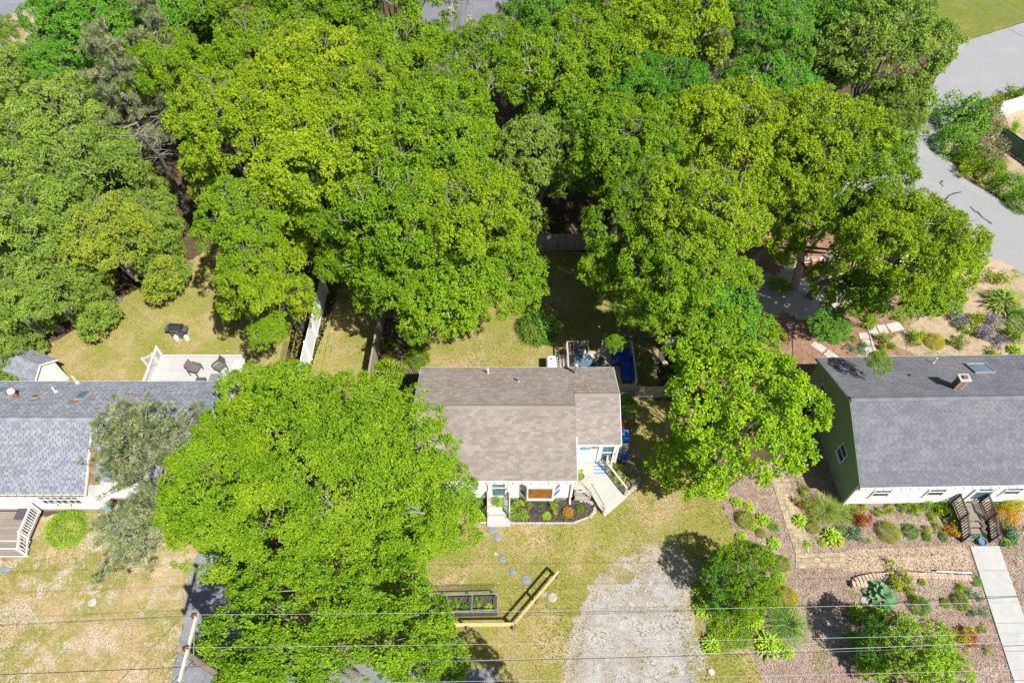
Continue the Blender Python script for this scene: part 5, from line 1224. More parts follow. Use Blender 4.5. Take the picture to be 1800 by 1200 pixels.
def tree(key, px, py, r, label, z=None, rz=0.0, lean=0.0, sy=1.0, sz=None, mat=None, cat='tree', group=None):
    """crown centre seen at px,py when at its height; r crown radius in metres"""
    name, R, rzz, zc, me, tm, bmh = LIB[key]; r *= .93 if key not in ('bush',) else .9; s = r/R; s3 = sz if sz else s
    zz = z if z is not None else zc*s3
    s3 = zz/zc
    p = P(px, py, zz); t = thing(name, label, cat, (p.x, p.y, 0), 0, group)
    if lean:
        t.location.y += lean; zt = zz*.62; off = Vector((0, -lean, 0))
        q = MB(); q.tube([(0,0,-.05), (0,-lean*.2,zt*.4), (0,-lean,zt)], [.30,.22,.15], 9); link('trunk', q.mesh('trunk', M['bark']), t)
    else: off = Vector((0, 0, 0))
    for nm_, m_ in (('trunk', tm), ('branches', bmh), ('needles' if 'pine' in key else 'crown', me)):
        if lean and nm_ == 'trunk': continue
        o = link(nm_, m_, t); o.rotation_euler = (0,0,rz)
        o.scale = (s, s*sy, s3); o.location = off
        if nm_ == 'trunk': o.scale = (min(s,1.1), min(s,1.1), s3)
        if nm_ == 'crown':
            o.location.z = zz; o.scale = (s, s*sy, s*(sz if False else 1)*.5+s3*.5)
            if mat: o.material_slots[0].link = 'OBJECT'; o.material_slots[0].material = L[mat]
    return t
def bough(parent, px, py, z, r, rz=0.0, mat='oak', droop=.0):
    """a limb of the tree `parent` reaching out to a leafy end at px,py"""
    me, bm_ = LIB['bough'][4], LIB['bough'][6]; p = P(px, py, z); lo_ = p-Vector(parent.location); s_ = r/2.4
    o = link('bough_leaves', me, parent); o.location = lo_; o.rotation_euler = (0,0,rz); o.scale = (s_, s_, s_*.9)
    o.material_slots[0].link = 'OBJECT'; o.material_slots[0].material = L[mat]
    o = link('twigs', bm_, parent); o.location = lo_-Vector((0,0,.9*s_)); o.rotation_euler = (0,0,rz); o.scale = (s_, s_, s_*.9)
    a = Vector((0, lo_.y*.0, z*.6)); a.x = 0
    b = MB(); m_ = a.lerp(lo_, .5)+Vector((0,0,.5)); b.tube([a, m_, lo_-Vector((0,0,.25))], [.04+r*.028,.02+r*.022,.01+r*.012], 6); b.build('limb', M['bark'], parent)
TR = {}
G1 = 'oaks of the back woods'
# front trees
F1 = tree('oakA', 566, 852, 6.95, 'huge bright green oak in front of the cottage left side', z=6.2, rz=0, sy=.84)
tree('oakB', 578, 1130, 5.3, 'green oak at the bottom left beside the utility pole', z=6.0, rz=3.14, sy=.70)
tree('maple', 1300, 738, 4.3, 'bright lime maple between the cottage and the grey-roofed house', z=5.0, rz=.5)
tree('pine', 262, 790, 3.7, 'pale grey-green pine over the left house roof end', z=6.4, rz=1.0)
tree('pineB', 228, 930, 2.7, 'thin brownish pine in front of the left house', z=2.8, rz=2.0)
tree('pineB', 435, 1035, 1.6, 'small sparse pine peeking between the two big front oaks', z=3.2, rz=.4)
rows = [
 ('oakD',460,505,2.6,7.0,'oakyel','forked oak hanging over the left lawn beside the white fence'),
 ('oakC',452,420,3.6,8.0,'oak','oak with dead limbs behind the forked oak'),
 ('oakB',425,235,4.2,9.5,'oakyel','yellow-green oak just right of the leaning bare trunk'),
 ('oakC',560,165,4.6,9.5,'oakyel','yellow-topped oak in the upper left woods'),
 ('oakB',590,308,4.8,9.5,'oakyel','broad yellow-green oak in the centre of the left woods'),
 ('oakC',760,300,5.0,9.5,'oak','tall bright oak left of the pale central tree'),
 ('oakD',705,400,3.9,9.0,'oak','oak spreading over the middle back yard'),
 ('oakB',810,400,4.0,9.0,'oakyel','golden-green oak left of the back fence gap'),
 ('round',950,300,2.8,7.0,'privet','pale soft-leaved tree in the centre above the back fence'),
 ('round',985,245,2.6,6.5,'green','mid green tree behind the pale soft-leaved one'),
 ('oakD',955,165,3.8,9.0,'oak','oak above the pale central tree'),
 ('oakC',860,140,3.8,9.0,'oak','oak with bare pale twigs below the white house'),
 ('oakB',700,150,4.4,9.0,'oak','oak with grey twigs left of the white house'),
 ('oakD',790,210,3.2,9.0,'oak','small oak between the twiggy oaks'),
 ('oakB',1110,290,4.2,9.0,'oak','bright oak just right of the pale central tree'),
 ('oakC',1130,400,3.3,8.6,'oak','oak above the right end of the back fence'),
 ('oakD',1190,500,3.4,8.0,'oak','oak right of the shaded back lawn opening'),
 ('oakC',1225,415,4.0,9.0,'oakyel','yellowish oak left of the stone patio'),
 ('oakB',1290,270,4.3,9.5,'oakyel','golden oak north of the stone patio'),
 ('oakC',1420,290,4.4,9.5,'oakyel','yellow-tipped oak below the round tree'),
 ('oakB',1478,322,3.7,9.0,'oak','oak overhanging the road bend'),
 ('oakC',1400,350,2.6,8.6,'oakyel','oak directly behind the patio'),
 ('oakB',1585,458,3.9,8.6,'oakyel','wide oak covering the white trailer'),
 ('oakD',1530,420,2.6,8.0,'oak','oak right of the patio chairs'),
 ('oakB',1040,130,4.6,9.0,'oak','oak left of the twin top oaks'),
 ('oakC',1180,90,4.8,9.5,'oakyel','yellow-green oak at the top right of centre'),
 ('oakB',1150,190,3.8,8.6,'green','shaded green oak below the top yellow one'),
 ('oakC',1340,90,3.9,9.0,'green','deep green tree left of the round tree'),
 ('oakD',1350,200,3.8,8.0,'green','deep green tree above the golden oaks'),
 ('round',1525,115,5.3,7.5,'privet','large round fine-leaved tree by the top right road'),
 ('round',1566,218,2.1,6.0,'privet','grey-green lower branches of tree over the road edge'),
 ('oakB',1430,40,4.2,8.5,'green','tree top at the upper edge left of the round tree'),
 ('oakC',1230,10,4.8,9.0,'green','dark tree at the very top right of centre'),
 ('oakB',1060,20,4.8,9.0,'oak','tree at the top edge above the centre oaks'),
 ('oakC',960,60,3.6,8.8,'green','dark tree right of the white house'),
 ('oakD',690,30,4.8,9.0,'oak','oak at the top edge left of the white house'),
 ('oakB',560,50,4.8,9.0,'oak','top edge oak, second left of the white house'),
 ('oakC',440,50,4.6,9.0,'oak','top edge oak, third left of the white house'),
 ('oakD',320,50,4.4,8.8,'green','dark top edge oak near the brown pine'),
 ('oakB',210,60,5.0,8.8,'green','dark green top left oak'),
 ('oakC',120,55,3.0,8.0,'green','top left oak beside the sandy verge'),
 ('oakD',470,120,3.6,8.6,'oak','smaller oak above the yellow-topped oak'),
 ('oakB',310,150,3.6,8.2,'oak','oak above the leaning bare trunk'),
 ('oakD',120,130,3.0,7.2,'green','short green oak left above the hedge trees'),
 ('oakC',640,230,3.8,9.2,'oakyel','oak with yellow tips in the middle left woods'),
 ('oakD',605,405,2.6,8.0,'oak','oak above the pale trunk gap'),
]
for i, (k_, px, py, r, z, mt, lab) in enumerate(rows):
    if 'oak' in k_: g_ = G1
    TR[(px,py)] = tree(k_, px, py, r, lab, z=z, rz=i*1.7, mat=mt, lean=2.6 if (py > 250 and 'oak' in k_) else 1.0, group=G1 if 'oak' in k_ else None)
for i, (px, py, z, r) in enumerate([(440,700,5.6,1.8),(500,685,5.8,1.6),(400,760,5.4,1.6),(330,890,5.0,1.5),(700,1010,5.2,1.4),(640,800,9.0,2.0),(700,840,8.4,2.0),(580,760,8.6,1.8)]): bough(F1, px, py, z, r, rz=i*1.3)
for i, (par, px, py, z, r, mt) in enumerate([((705,400),708,502,7.4,2.0,'oak'),((705,400),652,462,7.4,1.7,'oak'),((705,400),614,450,7.0,1.4,'oak'),((810,400),770,545,7.0,2.4,'oak'),((810,400),815,500,7.6,2.6,'oak'),((810,400),890,470,7.6,2.2,'oak'),((810,400),870,530,7.0,1.5,'oak'),
    ((810,400),925,520,6.8,1.3,'oak'),((705,400),735,580,5.6,1.1,'oak'),((705,400),790,555,6.2,1.3,'oak'),((460,505),470,592,5.2,1.1,'oak'),((460,505),484,578,5.4,.9,'oak'),((1190,500),1230,590,6.6,2.5,'oak'),((1190,500),1155,560,6.4,1.3,'oak'),((1190,500),1275,560,6.6,2.3,'green'),((1190,500),1120,540,6.6,1.5,'oak'),
    ((1190,500),1228,640,5.2,1.6,'oak'),((1190,500),1082,605,4.6,.6,'oak'),((1585,458),1560,515,7.0,2.1,'oak'),((1585,458),1625,510,6.8,2.0,'oak'),((1585,458),1650,448,7.6,1.9,'oak'),((1585,458),1692,450,7.4,1.1,'oak'),((1585,458),1515,530,6.6,1.4,'oak'),((1225,415),1290,490,6.6,1.5,'oak'),((1225,415),1330,590,4.6,1.6,'oak'),
    ((1585,458),1455,575,5.4,1.2,'green'),((1130,400),1060,480,7.0,1.6,'oak'),((1585,458),1545,640,5.0,.75,'oak'),((1585,458),1540,398,8.6,2.2,'oak'),((1585,458),1500,405,8.4,1.8,'oakyel'),((1585,458),1450,395,8.6,1.8,'oak'),((1585,458),1600,400,8.6,1.8,'oak')]):
    bough(TR[par], px, py, z, r, rz=i*1.9, mat=mt)
left = [(40,185,4.0,5.4,'pale hedge tree at the top of the left thicket'),(140,245,4.2,5.6,'pale hedge tree left of the bare trunk top'),(40,320,4.4,5.6,'hedge tree on the left edge, upper middle'),
 (165,345,4.2,5.4,'hedge tree in the middle of the left thicket'),(258,418,2.8,4.2,'hedge tree bordering the dark gap'),(70,430,4.0,5.2,'hedge tree on the left edge, lower middle'),(205,440,3.3,4.6,'twiggy hedge tree right of the lower thicket'),
 (288,432,1.8,3.4,'small hedge tree at the thicket right corner'),(30,540,3.2,4.0,'bright hedge tree at the lower left thicket corner'),(95,525,2.8,3.6,'bright hedge tree beside the left lawn shade'),(160,508,1.8,2.8,'low hedge tree touching the left lawn'),
 (10,610,1.8,2.4,'lowest leafy bush at the left lawn corner'),(205,300,2.8,4.6,'darker hedge tree beneath the leaning trunk'),(5,90,2.4,4.0,'hedge tree at the left edge by the sandy verge')]
for i, (px, py, r, z, lab) in enumerate(left):
    tree('dense', px, py, r, lab, z=z, rz=i*2.1, lean=1.4, mat='privet' if i % 3 else 'olive' if i == 6 else 'privet', group='hedge trees of the left thicket')
for i, (px, py, r, z, lab) in enumerate([(225,165,3.2,9.0,'sparse half-dead pine above the leaning trunk'),(290,90,2.6,9.5,'brownish pine near the top left oaks'),(370,30,2.4,9.0,'thin pine at the top edge left'),
    (915,40,2.8,9.0,'grey-green pine right of the white house'),(935,75,2.0,8.0,'lower brownish pine right of the white house'),(1250,150,1.8,9.0,'narrow olive pine between the top right oaks'),(1240,30,2.0,9.0,'brown-tipped pine at the top edge right of centre')]):
    tree('pineB' if i % 2 else 'pine', px, py, r, lab, z=z, rz=i*1.1, cat='tree', group='pines among the back woods')
# leaning bare trunk of the half-dead pine
lt = thing('dead_tree', 'leaning bare grey trunk with broken twigs in the upper left woods', 'tree', P(332,372)); lo = Vector(lt.location)
b = MB(); a0 = P(328,368,0.2)-lo; a1 = P(305,322,2.6)-lo; a2 = P(280,275,6.0)-lo; a3 = P(240,235,8.8)-lo; b.tube([a0-Zv*.2,a1,a2,a3],[.26,.21,.17,.08],9); b.build('trunk', M['bark'], lt)
b = MB(); rr = random.Random(4)
for i in range(34):
    s0 = a2.lerp(a3, rr.uniform(-.25,1)); e = s0+Vector((rr.gauss(0,1.1),rr.gauss(0,1.1),rr.uniform(-.2,.9))); m_ = s0.lerp(e,.5)+Vector((rr.gauss(0,.15),rr.gauss(0,.15),.1)); b.tube([s0,m_,e],[.035,.02,.008],4,False)
    b.tube([m_, m_+Vector((rr.gauss(0,.5),rr.gauss(0,.5),rr.uniform(0,.4)))],[.02,.008],3,False)
b.build('branches', M['bark'], lt)
# pale dead limbs showing among the oaks
def dead_limb(px, py, z, size, seed, label):
    rr = random.Random(seed); p = P(px, py, z); t = thing('dead_branch', label, 'branch', p, rr.uniform(0,6)); b = MB()
    def grow(s, d, ln, r, lv):
        e = s+d*ln; m_ = s.lerp(e,.5)+Vector((rr.gauss(0,.1),rr.gauss(0,.1),rr.gauss(0,.05)))*ln; b.tube([s,m_,e],[r,r*.8,r*.5],4,False)
        if lv: 
            for _ in range(3): grow(m_ if rr.random()<.4 else e, (d+Vector((rr.gauss(0,.6),rr.gauss(0,.6),rr.gauss(0,.3)))).normalized(), ln*rr.uniform(.5,.75), r*.5, lv-1)
    grow(Vector((0,0,-.6*size)), Vector((rr.gauss(0,.4),rr.gauss(0,.4),.8)).normalized(), size, .055*size**.5, 3)
    b.build('branches', M['deadwood'], t); return t
for i, (px, py, z, s_, lab) in enumerate([(470,375,8.6,1.5,'pale forked dead limb behind the forked oak'),(452,455,7.6,1.3,'pale dead limb hanging beside the smoker lawn'),(725,335,10.2,.9,'pale dead limb low in the tall bright oak'),(850,165,10.8,1.3,'curved pale dead limb below the white house'),
    (640,130,11,1.1,'pale dead twigs in the upper left oaks'),(1020,190,10.2,1.3,'pale dead limb left of the shaded green oak'),(760,590,6.6,.8,'grey dead twigs over the cottage back lawn'),(1120,490,9.0,.8,'white dead twigs in the right yard oak'),(560,900,9.6,1.2,'pale dead limb inside the huge front oak'),(745,895,9.2,.9,'grey dead twigs at the right side of the front oak'),
    (470,1010,7.4,1.0,'pale dead limb between the two front oaks'),(1530,470,9.2,1.0,'pale dead limb over the patio right side'),(1050,240,10.0,1.0,'pale dead limb near the pale central tree'),(420,365,8.6,1.0,'grey dead fork in the dark gap'),(300,30,10.5,1.1,'white dead twigs at the top left edge'),(905,532,7.6,.6,'small white dead twigs above the dark green shrub'),
    (1380,300,10.8,.8,'grey dead twigs among the golden oaks'),(615,175,11.2,.9,'grey dead twigs near the yellow-topped oak'),(650,1085,7.6,.8,'bare twigs in the bottom left oak')]):
    dead_limb(px, py, z-.2, s_*.75, 30+i, lab)
tr_ = tree('oakD', 950, 1385, 3.0, 'oak just outside the lower edge casting shade on the front lawn', z=6.6, mat='oak')
tree('bush', 1605, 6, 1.9, 'white-blossomed small tree at the top edge by the far lawn', z=2.5, mat='white')
tree('bush', 805, 42, 1.8, 'white-blossomed small tree in front of the far white house', z=7.5, mat='white')
# visible trunks under the oaks
for px, py, z, ex, ey, r, lab in ((640,470,0,612,400,.28,'thick grey oak trunk seen through the leaves left of centre'),(1396,505,0,1412,430,.34,'thick pale trunk standing on the stone patio'),(1291,372,0,1293,310,.2,'slim pale trunk in the upper right oaks'),(1349,378,0,1350,340,.18,'second slim trunk right of the first one')):
    p0 = P(px,py); p1 = P(ex,ey,6.0); t = thing('tree_trunk', lab, 'tree trunk', p0); b = MB(); m_ = (p1-p0)*.5+Vector((.1,.05,0)); b.tube([(0,0,-.05), m_, p1-p0],[r*.95,r*.75,r*.5],10); b.build('trunk', M['deadwood'], t)
    b = MB(); rr = random.Random(px)
    for i in range(7): s0 = m_.lerp(p1-p0, rr.uniform(.2,1)); b.tube([s0, s0+Vector((rr.gauss(0,.9),rr.gauss(0,.9),rr.uniform(.5,1.8)))],[r*.35,r*.12],5,False)
    b.build('branches', M['bark'], t)

# ---- garden plants
def ball(seed, k=4200, leaf=.07, wd=.045, up=.5, jag=.12):
    """unit-radius leafy dome standing on z=0"""
    rng = np.random.default_rng(seed); d = unit(rng.normal(size=(k,3))); d[:,2] = np.abs(d[:,2])*1.0-.08; d = unit(d)
    fr = rng.uniform(2,6,(3,3)); bm = sum(np.sin(d@fr[i]*1.7+i) for i in range(3))/3
    c = d*(1+jag*bm)[:,None]*rng.uniform(.78,1.02,k)[:,None]; c[:,2] = np.maximum(c[:,2],.03)
    nr = unit(d*.8+np.array([0,0,up])+rng.normal(size=(k,3))*.5); ax = unit(rng.normal(size=(k,3))+d*.5)
    return leaf_quads(rng,c,ax,nr,leaf,wd), np.clip(.5+.25*bm+rng.uniform(-.35,.35,k),0,1)
def rosette(seed, k=230, ln=.42, wd=.13, spread=.8):
    """clump of arching strap leaves, radius about 1"""
    rng = np.random.default_rng(seed); V = []; T = []
    a = rng.uniform(0,2*math.pi,k); el = rng.uniform(.15,1.25,k); base = rng.uniform(0,.62,k)
    dh = np.stack([np.cos(a),np.sin(a),np.zeros(k)],1); up = np.array([0,0,1.0])
    p0 = dh*base[:,None]+up*((1-base/.75)*rng.uniform(.3,.62,k))[:,None]; d1 = dh*np.cos(el)[:,None]+up*np.sin(el)[:,None]; l = ln*rng.uniform(.7,1.15,k)[:,None]
    p1 = p0+d1*l*.6; p2 = p1+unit(dh+up*(-.15)+d1*.4)*l*.5*spread; side = np.cross(up,dh); w = wd*rng.uniform(.7,1.2,k)[:,None]
    q1 = np.stack([p0-side*w*.2,p0+side*w*.2,p1+side*w*.5,p1-side*w*.5],1); q2 = np.stack([p1-side*w*.5,p1+side*w*.5,p2+side*w*.06,p2-side*w*.06],1)
    v = np.concatenate([q1,q2]).reshape(-1,3); t = rng.uniform(0,1,k); return v, np.concatenate([t*.8,np.clip(t+.15,0,1)])
def blades(seed, k=420, ln=1.0, wd=.02):
    return rosette(seed, k, ln, wd, 1.2)
def airy(seed, k=1100, leaf=.12, wd=.07):
    rng = np.random.default_rng(seed); n = 16; cs = rng.normal(size=(n,3))*np.array([.42,.42,.2])+np.array([0,0,.45]); i = rng.integers(0,n,k)
    c = cs[i]+rng.normal(size=(k,3))*.14; c[:,2] = np.maximum(c[:,2],.03); nr = unit(rng.normal(size=(k,3))*.6+np.array([0,0,1])); return leaf_quads(rng,c,rng.normal(size=(k,3)),nr,leaf,wd), np.clip(rng.uniform(.1,.9,n)[i]+rng.uniform(-.2,.2,k),0,1)
PM = {}
def pmesh(kind, matk, var=0):
    key = (kind, matk, var)
    if key not in PM:
        f = {'ball': lambda s: ball(s), 'bigball': lambda s: ball(s, 9000, .045, .03), 'rosette': lambda s: rosette(s), 'hosta': lambda s: rosette(s, 60, .6, .26, .9), 'grass': lambda s: blades(s), 'airy': lambda s: airy(s),
             'shrub': lambda s: ball(s, 4200, .075, .045, jag=.3), 'fern': lambda s: rosette(s, 230, .7, .075, 1.1)}[kind]
        v, t = f(100+var*7+len(PM)); PM[key] = np_mesh(kind+'_leaves', v, 4, t, L[matk])
    return PM[key]
cnt = 0
def plant(name, kind, matk, px, py, rpx, label, cat='plant', sz=1.0, sy=1.0, group=None, flower=None, z=0):
    """rpx: radius in photograph pixels"""
    global cnt; cnt += 1
    r = rpx*mpp(py, 0)*(1.25 if kind in ('rosette','airy','fern') else 1.02); h = r*sz; p = P(px, py, h*.45); t = None
    me = pmesh(kind, matk, cnt % 2)
    if flower:
        t = thing(name, label, cat, (p.x,p.y,z), cnt*1.3, group); o = link('foliage', me, t); o.scale = (r, r*sy, h)
        o = link('flowers', pmesh('airy', flower, 0), t); o.scale = (r*.95, r*.95*sy, h*1.25)
    else:
        t = link(name, me); t.location = (p.x,p.y,z); t.rotation_euler = (0,0,cnt*1.3); t.scale = (r, r*sy, h); tag(t, label, cat, group)
    return t
GC = 'lime clump plants in the wood-chip garden'
tbl = [
 # right garden, left of the paver path
 ('clump_plant','rosette','lime',1296,881,10,'lime clump nearest the maple edge, left of the paver path',GC),
 ('clump_plant','rosette','lime',1317,889,9,'lime clump just right of the first one below the maple',GC),
 ('low_shrub','ball','olive',1312,911,17,'olive spreading shrub left of the paver path',None),
 ('clump_plant','rosette','lime',1342,912,12,'lime clump between the olive shrub and paver path',GC),
 ('clump_plant','rosette','lime',1326,925,8,'small lime clump below the olive shrub',GC),
 ('grass_tuft_plant','grass','green',1361,926,8,'thin dark green tuft right beside the paver path',None),
 ('small_shrub','ball','olive',1338,936,9,'small olive dome left of the paver path',None),
 ('clump_plant','rosette','lime',1361,953,11,'lime clump closest to the paver path bend',GC),
 ('clump_plant','rosette','lime',1304,943,10,'lime clump at the top of the big shrub bed',GC),
 ('clump_plant','rosette','lime',1272,868,9,'lime clump under the maple drip line',GC),
 ('round_shrub','bigball','oak',1330,976,26,'large soft round green shrub in the shrub bed',None),
 ('clump_plant','rosette','lime',1357,981,11,'lime clump right of the large soft round shrub',GC),
 ('round_shrub','ball','olive',1376,989,15,'olive dome shrub left of the path corner',None),
 ('golden_shrub','bigball','yellow',1386,1048,19,'bright golden round shrub at the shrub bed edge',None),
 ('clump_plant','rosette','lime',1371,1014,12,'lime clump above the golden shrub',GC),
 ('golden_shrub','ball','yellow',1367,1028,7,'tiny golden tuft left above the golden shrub',None),
 ('clump_plant','rosette','lime',1234,1035,15,'tall lime clump at the left end of the shrub bed',GC),
 ('clump_plant','rosette','lime',1236,1068,16,'lime clump below the tall one by the driveway',GC),
 ('clump_plant','rosette','lime',1252,1132,17,'lime clump at the lower left of the fern patch',GC),
 ('clump_plant','rosette','lime',1330,1090,15,'lime clump beside the weeping grass',GC),
 ('weeping_grass','grass','green',1384,1098,28,'dark green fountain grass right of the shrub bed',None),
 ('clump_plant','rosette','lime',1352,1130,22,'wide lime clump below the fountain grass',GC),
 ('clump_plant','rosette','lime',1384,1144,13,'lime clump right of the wide one',GC),
 # between path and house
 ('clump_plant','rosette','lime',1408,914,13,'lime clump right of the paver path near its top',GC),
 ('round_shrub','ball','olive',1429,924,13,'olive dome right of the top lime clump',None),
 ('clump_plant','rosette','lime',1466,941,17,'large lime clump left of the blue-green shrub',GC),
 ('blue_shrub','airy','blue',1500,936,18,'blue-green shrub right of the large lime clump',None),
 ('red_shrub','airy','red',1515,912,17,'red-leaved shrub behind the blue-green one',None),
 ('round_shrub','bigball','olive',1564,932,20,'yellow-green round shrub in front of the white house wall',None),
 ('round_shrub','bigball','green',1603,932,14,'dark green round shrub right of the yellow-green one',None),
 ('small_shrub','ball','green',1630,943,8,'tiny dark green ball shrub near the stairs',None),
 ('small_shrub','ball','blue',1659,943,8,'tiny pale blue-green ball near the stairs',None),
 ('golden_shrub','airy','orange',1676,935,13,'golden-orange flowering plant left of the dark stairs',None),
 ('weeping_grass','grass','grassy',1450,896,24,'feathery grass at the green gable corner',None),
 ('weeping_grass','grass','grassy',1475,904,18,'second feathery grass, right at the house corner',None),
 ('low_shrub','airy','olive',1418,888,14,'sparse olive plant left of the feathery grass',None),
 ('low_shrub','airy','olive',1415,865,10,'sparse upper plant near the maple shade',None),
 ('red_shrub','airy','red',1404,884,8,'dark reddish sprig beside the sparse olive plant',None),
 ('low_shrub','airy','lime',1498,896,13,'lime sprawling plant at the house foundation corner',None),
 ('low_plant','airy','lime',1517,890,10,'first small leafy plant along the white foundation',None),
 ('low_plant','airy','oak',1546,899,9,'second small leafy plant along the white foundation',None),
 ('low_plant','airy','oak',1566,895,9,'third small leafy plant along the white foundation',None),
 ('low_plant','airy','oak',1588,889,11,'fourth leafy plant along the white foundation',None),
 ('low_plant','airy','oak',1611,892,12,'fifth leafy plant along the white foundation',None),
 ('leafy_shrub','airy','oak',1645,890,17,'bushy leafy shrub left of the stair railing',None),
 ('leafy_shrub','airy','oak',1662,893,14,'darker leafy shrub next to the stair railing',None),
 ('fern_plant','fern','lime',1686,899,18,'bright fern-like plant leaning on the dark stairs',None),
 ('low_plant','airy','lime',1640,908,9,'lime sprig in the middle of the upper bed',None),
 ('low_plant','airy','olive',1627,928,9,'olive sprig above the tiny dark ball',None),
 ('low_plant','airy','olive',1646,924,8,'olive sprig left of the orange-flowered plant',None),
 ('small_shrub','rosette','lime',1446,954,7,'small lime tuft left of the large lime clump',GC),
 ('small_shrub','rosette','lime',1420,955,7,'small lime tuft right beside the paver path',GC),
 ('small_shrub','rosette','olive',1530,950,5,'tiny tan tuft in the middle of the upper bed',None),
 ('flowering_shrub','shrub','yellow',1783,880,18,'yellow-green flowering shrub right behind the stairs',None),
 ('flowering_shrub','shrub','orange',1772,905,20,'amber shrub at the right railing of the dark stairs',None),
 ('flowering_shrub','shrub','lime',1764,880,16,'lime shrub squeezed behind the right railing',None),
 ('blue_shrub','airy','blue',1781,940,20,'blue-grey sprawling plant right of the stair foot',None),
 ('blue_shrub','fern','blue',1718,943,9,'blue-green spiky plant on the stair foot left side',None),
 ('small_shrub','rosette','lime',1770,952,8,'small lime clump beside the walk top',GC),
 # lower right garden
 ('small_shrub','ball','green',1716,1019,10,'dark round shrub at the right end of the block wall',None),
 ('low_shrub','airy','olive',1582,1026,21,'yellow-olive shrub in front of the block wall',None),
 ('low_shrub','airy','olive',1600,1034,14,'pale olive sprig right of the wall shrub',None),
 ('clump_plant','rosette','lime',1509,1077,16,'lime clump left below the large hosta',GC),
 ('clump_plant','rosette','lime',1545,1083,18,'lime clump directly below the large hosta',GC),
 ('round_shrub','shrub','green',1619,1063,17,'green airy round shrub right of the large hosta',None),
 ('round_shrub','ball','olive',1663,1059,9,'small olive ball between two bigger green shrubs',None),
 ('round_shrub','shrub','oak',1691,1056,15,'bright green round shrub near the concrete walk',None),
 ('low_plant','airy','oak',1689,1031,9,'pale green sprig above the bright round shrub',None),
 ('blue_shrub','airy','blue',1703,1040,8,'blue-green sprig next to the bright round shrub',None),
 ('blue_shrub','airy','blue',1720,1050,7,'blue-green sprig closest to the concrete walk',None),
 ('blue_shrub','airy','blue',1712,1078,8,'blue-green tuft below the bright round shrub',None),
 ('blue_shrub','airy','blue',1729,1076,7,'small blue-green tuft hugging the walk edge',None),
 ('red_shrub','shrub','red',1703,1118,16,'red and amber shrub in the lower right garden',None),
 ('flowering_shrub','airy','yellow',1694,1124,16,'yellow-green half of the red and amber shrub clump',None),
 ('small_shrub','airy','olive',1725,1109,8,'small olive tuft right of the red shrub',None),
 ('small_shrub','airy','olive',1736,1141,7,'small olive tuft below right of the red shrub',None),
 ('weeping_grass','grass','green',1652,1137,17,'dark grass tuft at the right of the large lime shrub',None),
 ('low_plant','rosette','grassy',1622,1022,7,'faint sprig along the block wall middle',None),
 # cottage front bed
 ('clump_plant','airy','lime',841,889,13,'leafy lime plant left of the front stoop',None),
 ('clump_plant','fern','lime',842,905,10,'spiky leaves below the lime plant left of stoop',None),
 ('clump_plant','airy','lime',905,889,15,'leafy lime plant just right of the front stoop',None),
 ('clump_plant','fern','grassy',918,905,9,'straw-tipped spiky plant in the mulch right of stoop',None),
 ('clump_plant','fern','grassy',897,905,8,'strap-leaved plant touching the stoop right side',None),
 ('small_plant','airy','olive',929,887,7,'small olive plant under the cottage bay window left',None),
 ('small_plant','airy','green',948,887,5,'tiny dark green plant under the bay window',None),
 ('small_plant','airy','olive',975,888,11,'tan-green plant under the bay window right',None),
 ('small_plant','rosette','lime',961,906,8,'small lime plant at the mulch bed front edge',None),
 ('golden_shrub','ball','orange',998,899,10,'golden-orange round shrub in the dark mulch bed',None),
 ('small_shrub','ball','oak',1019,893,8,'bright green ball shrub near the downspout',None),
 ('spiky_plant','fern','dusty',1103,833,16,'spiky brown-green plant inside the stone ring',None),
 ('leafy_shrub','airy','lime',1084,836,12,'lime shrub along the ramp rail',None),
 ('leafy_shrub','airy','olive',1080,818,9,'leafy sprig below the bins at the ramp top',None),
 ('leafy_shrub','shrub','green',1105,713,17,'green shrub against the cottage right wall by the gate',None),
 ('dusty_shrub','airy','dusty',1102,735,14,'dusty brown-green shrub above the recycling bin',None),
 ('dusty_shrub','airy','red',1097,750,9,'dark reddish sprig just above the recycling bin',None),
 # left yard
 ('round_shrub','bigball','lime',112,926,34,'large yellow-green clipped bush beside the left porch',None),
 ('leafy_shrub','shrub','maple',679,655,32,'bright lime bush in the corner of the cedar fence',None),
 ('golden_shrub','ball','yellow',678,628,9,'small golden bush above the lime corner bush',None),
 ('small_shrub','airy','oak',684,605,13,'green bush in the dark bed along the cedar fence',None),
 ('leafy_shrub','shrub','oak',732,625,22,'green bush right of the golden one',None),
 ('leafy_shrub','shrub','green',945,572,34,'dark green small tree over the shaded back lawn',None),
 # right back garden
 ('round_shrub','ball','green',1466,590,14,'dark green ball shrub in the red mulch',None),
 ('round_shrub','ball','olive',1502,595,7,'small olive ball right of the dark green ball',None),
 ('blue_shrub','airy','blue',1497,611,8,'pale blue-green tuft behind the right house roof',None),
 ('blue_shrub','airy','blue',1518,607,9,'second pale blue-green tuft left of the flagstones',None),
 ('blue_shrub','airy','blue',1515,616,7,'third pale blue-green tuft by the roof edge',None),
 ('leafy_shrub','airy','oak',1558,602,16,'green shrub right of the flagstone path',None),
 ('leafy_shrub','shrub','oak',1461,561,18,'green shrub at the back of the red mulch',None),
 ('leafy_shrub','airy','oak',1530,566,14,'leafy sprig at the flagstone path end',None),
 ('golden_shrub','bigball','yellow',1645,597,17,'bright golden shrub behind the right house',None),
 ('leafy_shrub','airy','oak',1685,600,14,'green shrub right of the golden one',None),
 ('leafy_shrub','airy','oak',1608,590,16,'green shrub left of the golden one',None),
 ('clump_plant','fern','lime',1370,498,16,'strap-leaved clump left of the stone patio',None),
 ('leafy_shrub','shrub','lime',1388,459,12,'lime shrub left of the patio trunk',None),
 ('tall_grass','fern','grassy',1766,528,24,'large spiky green plant by the road verge',None),
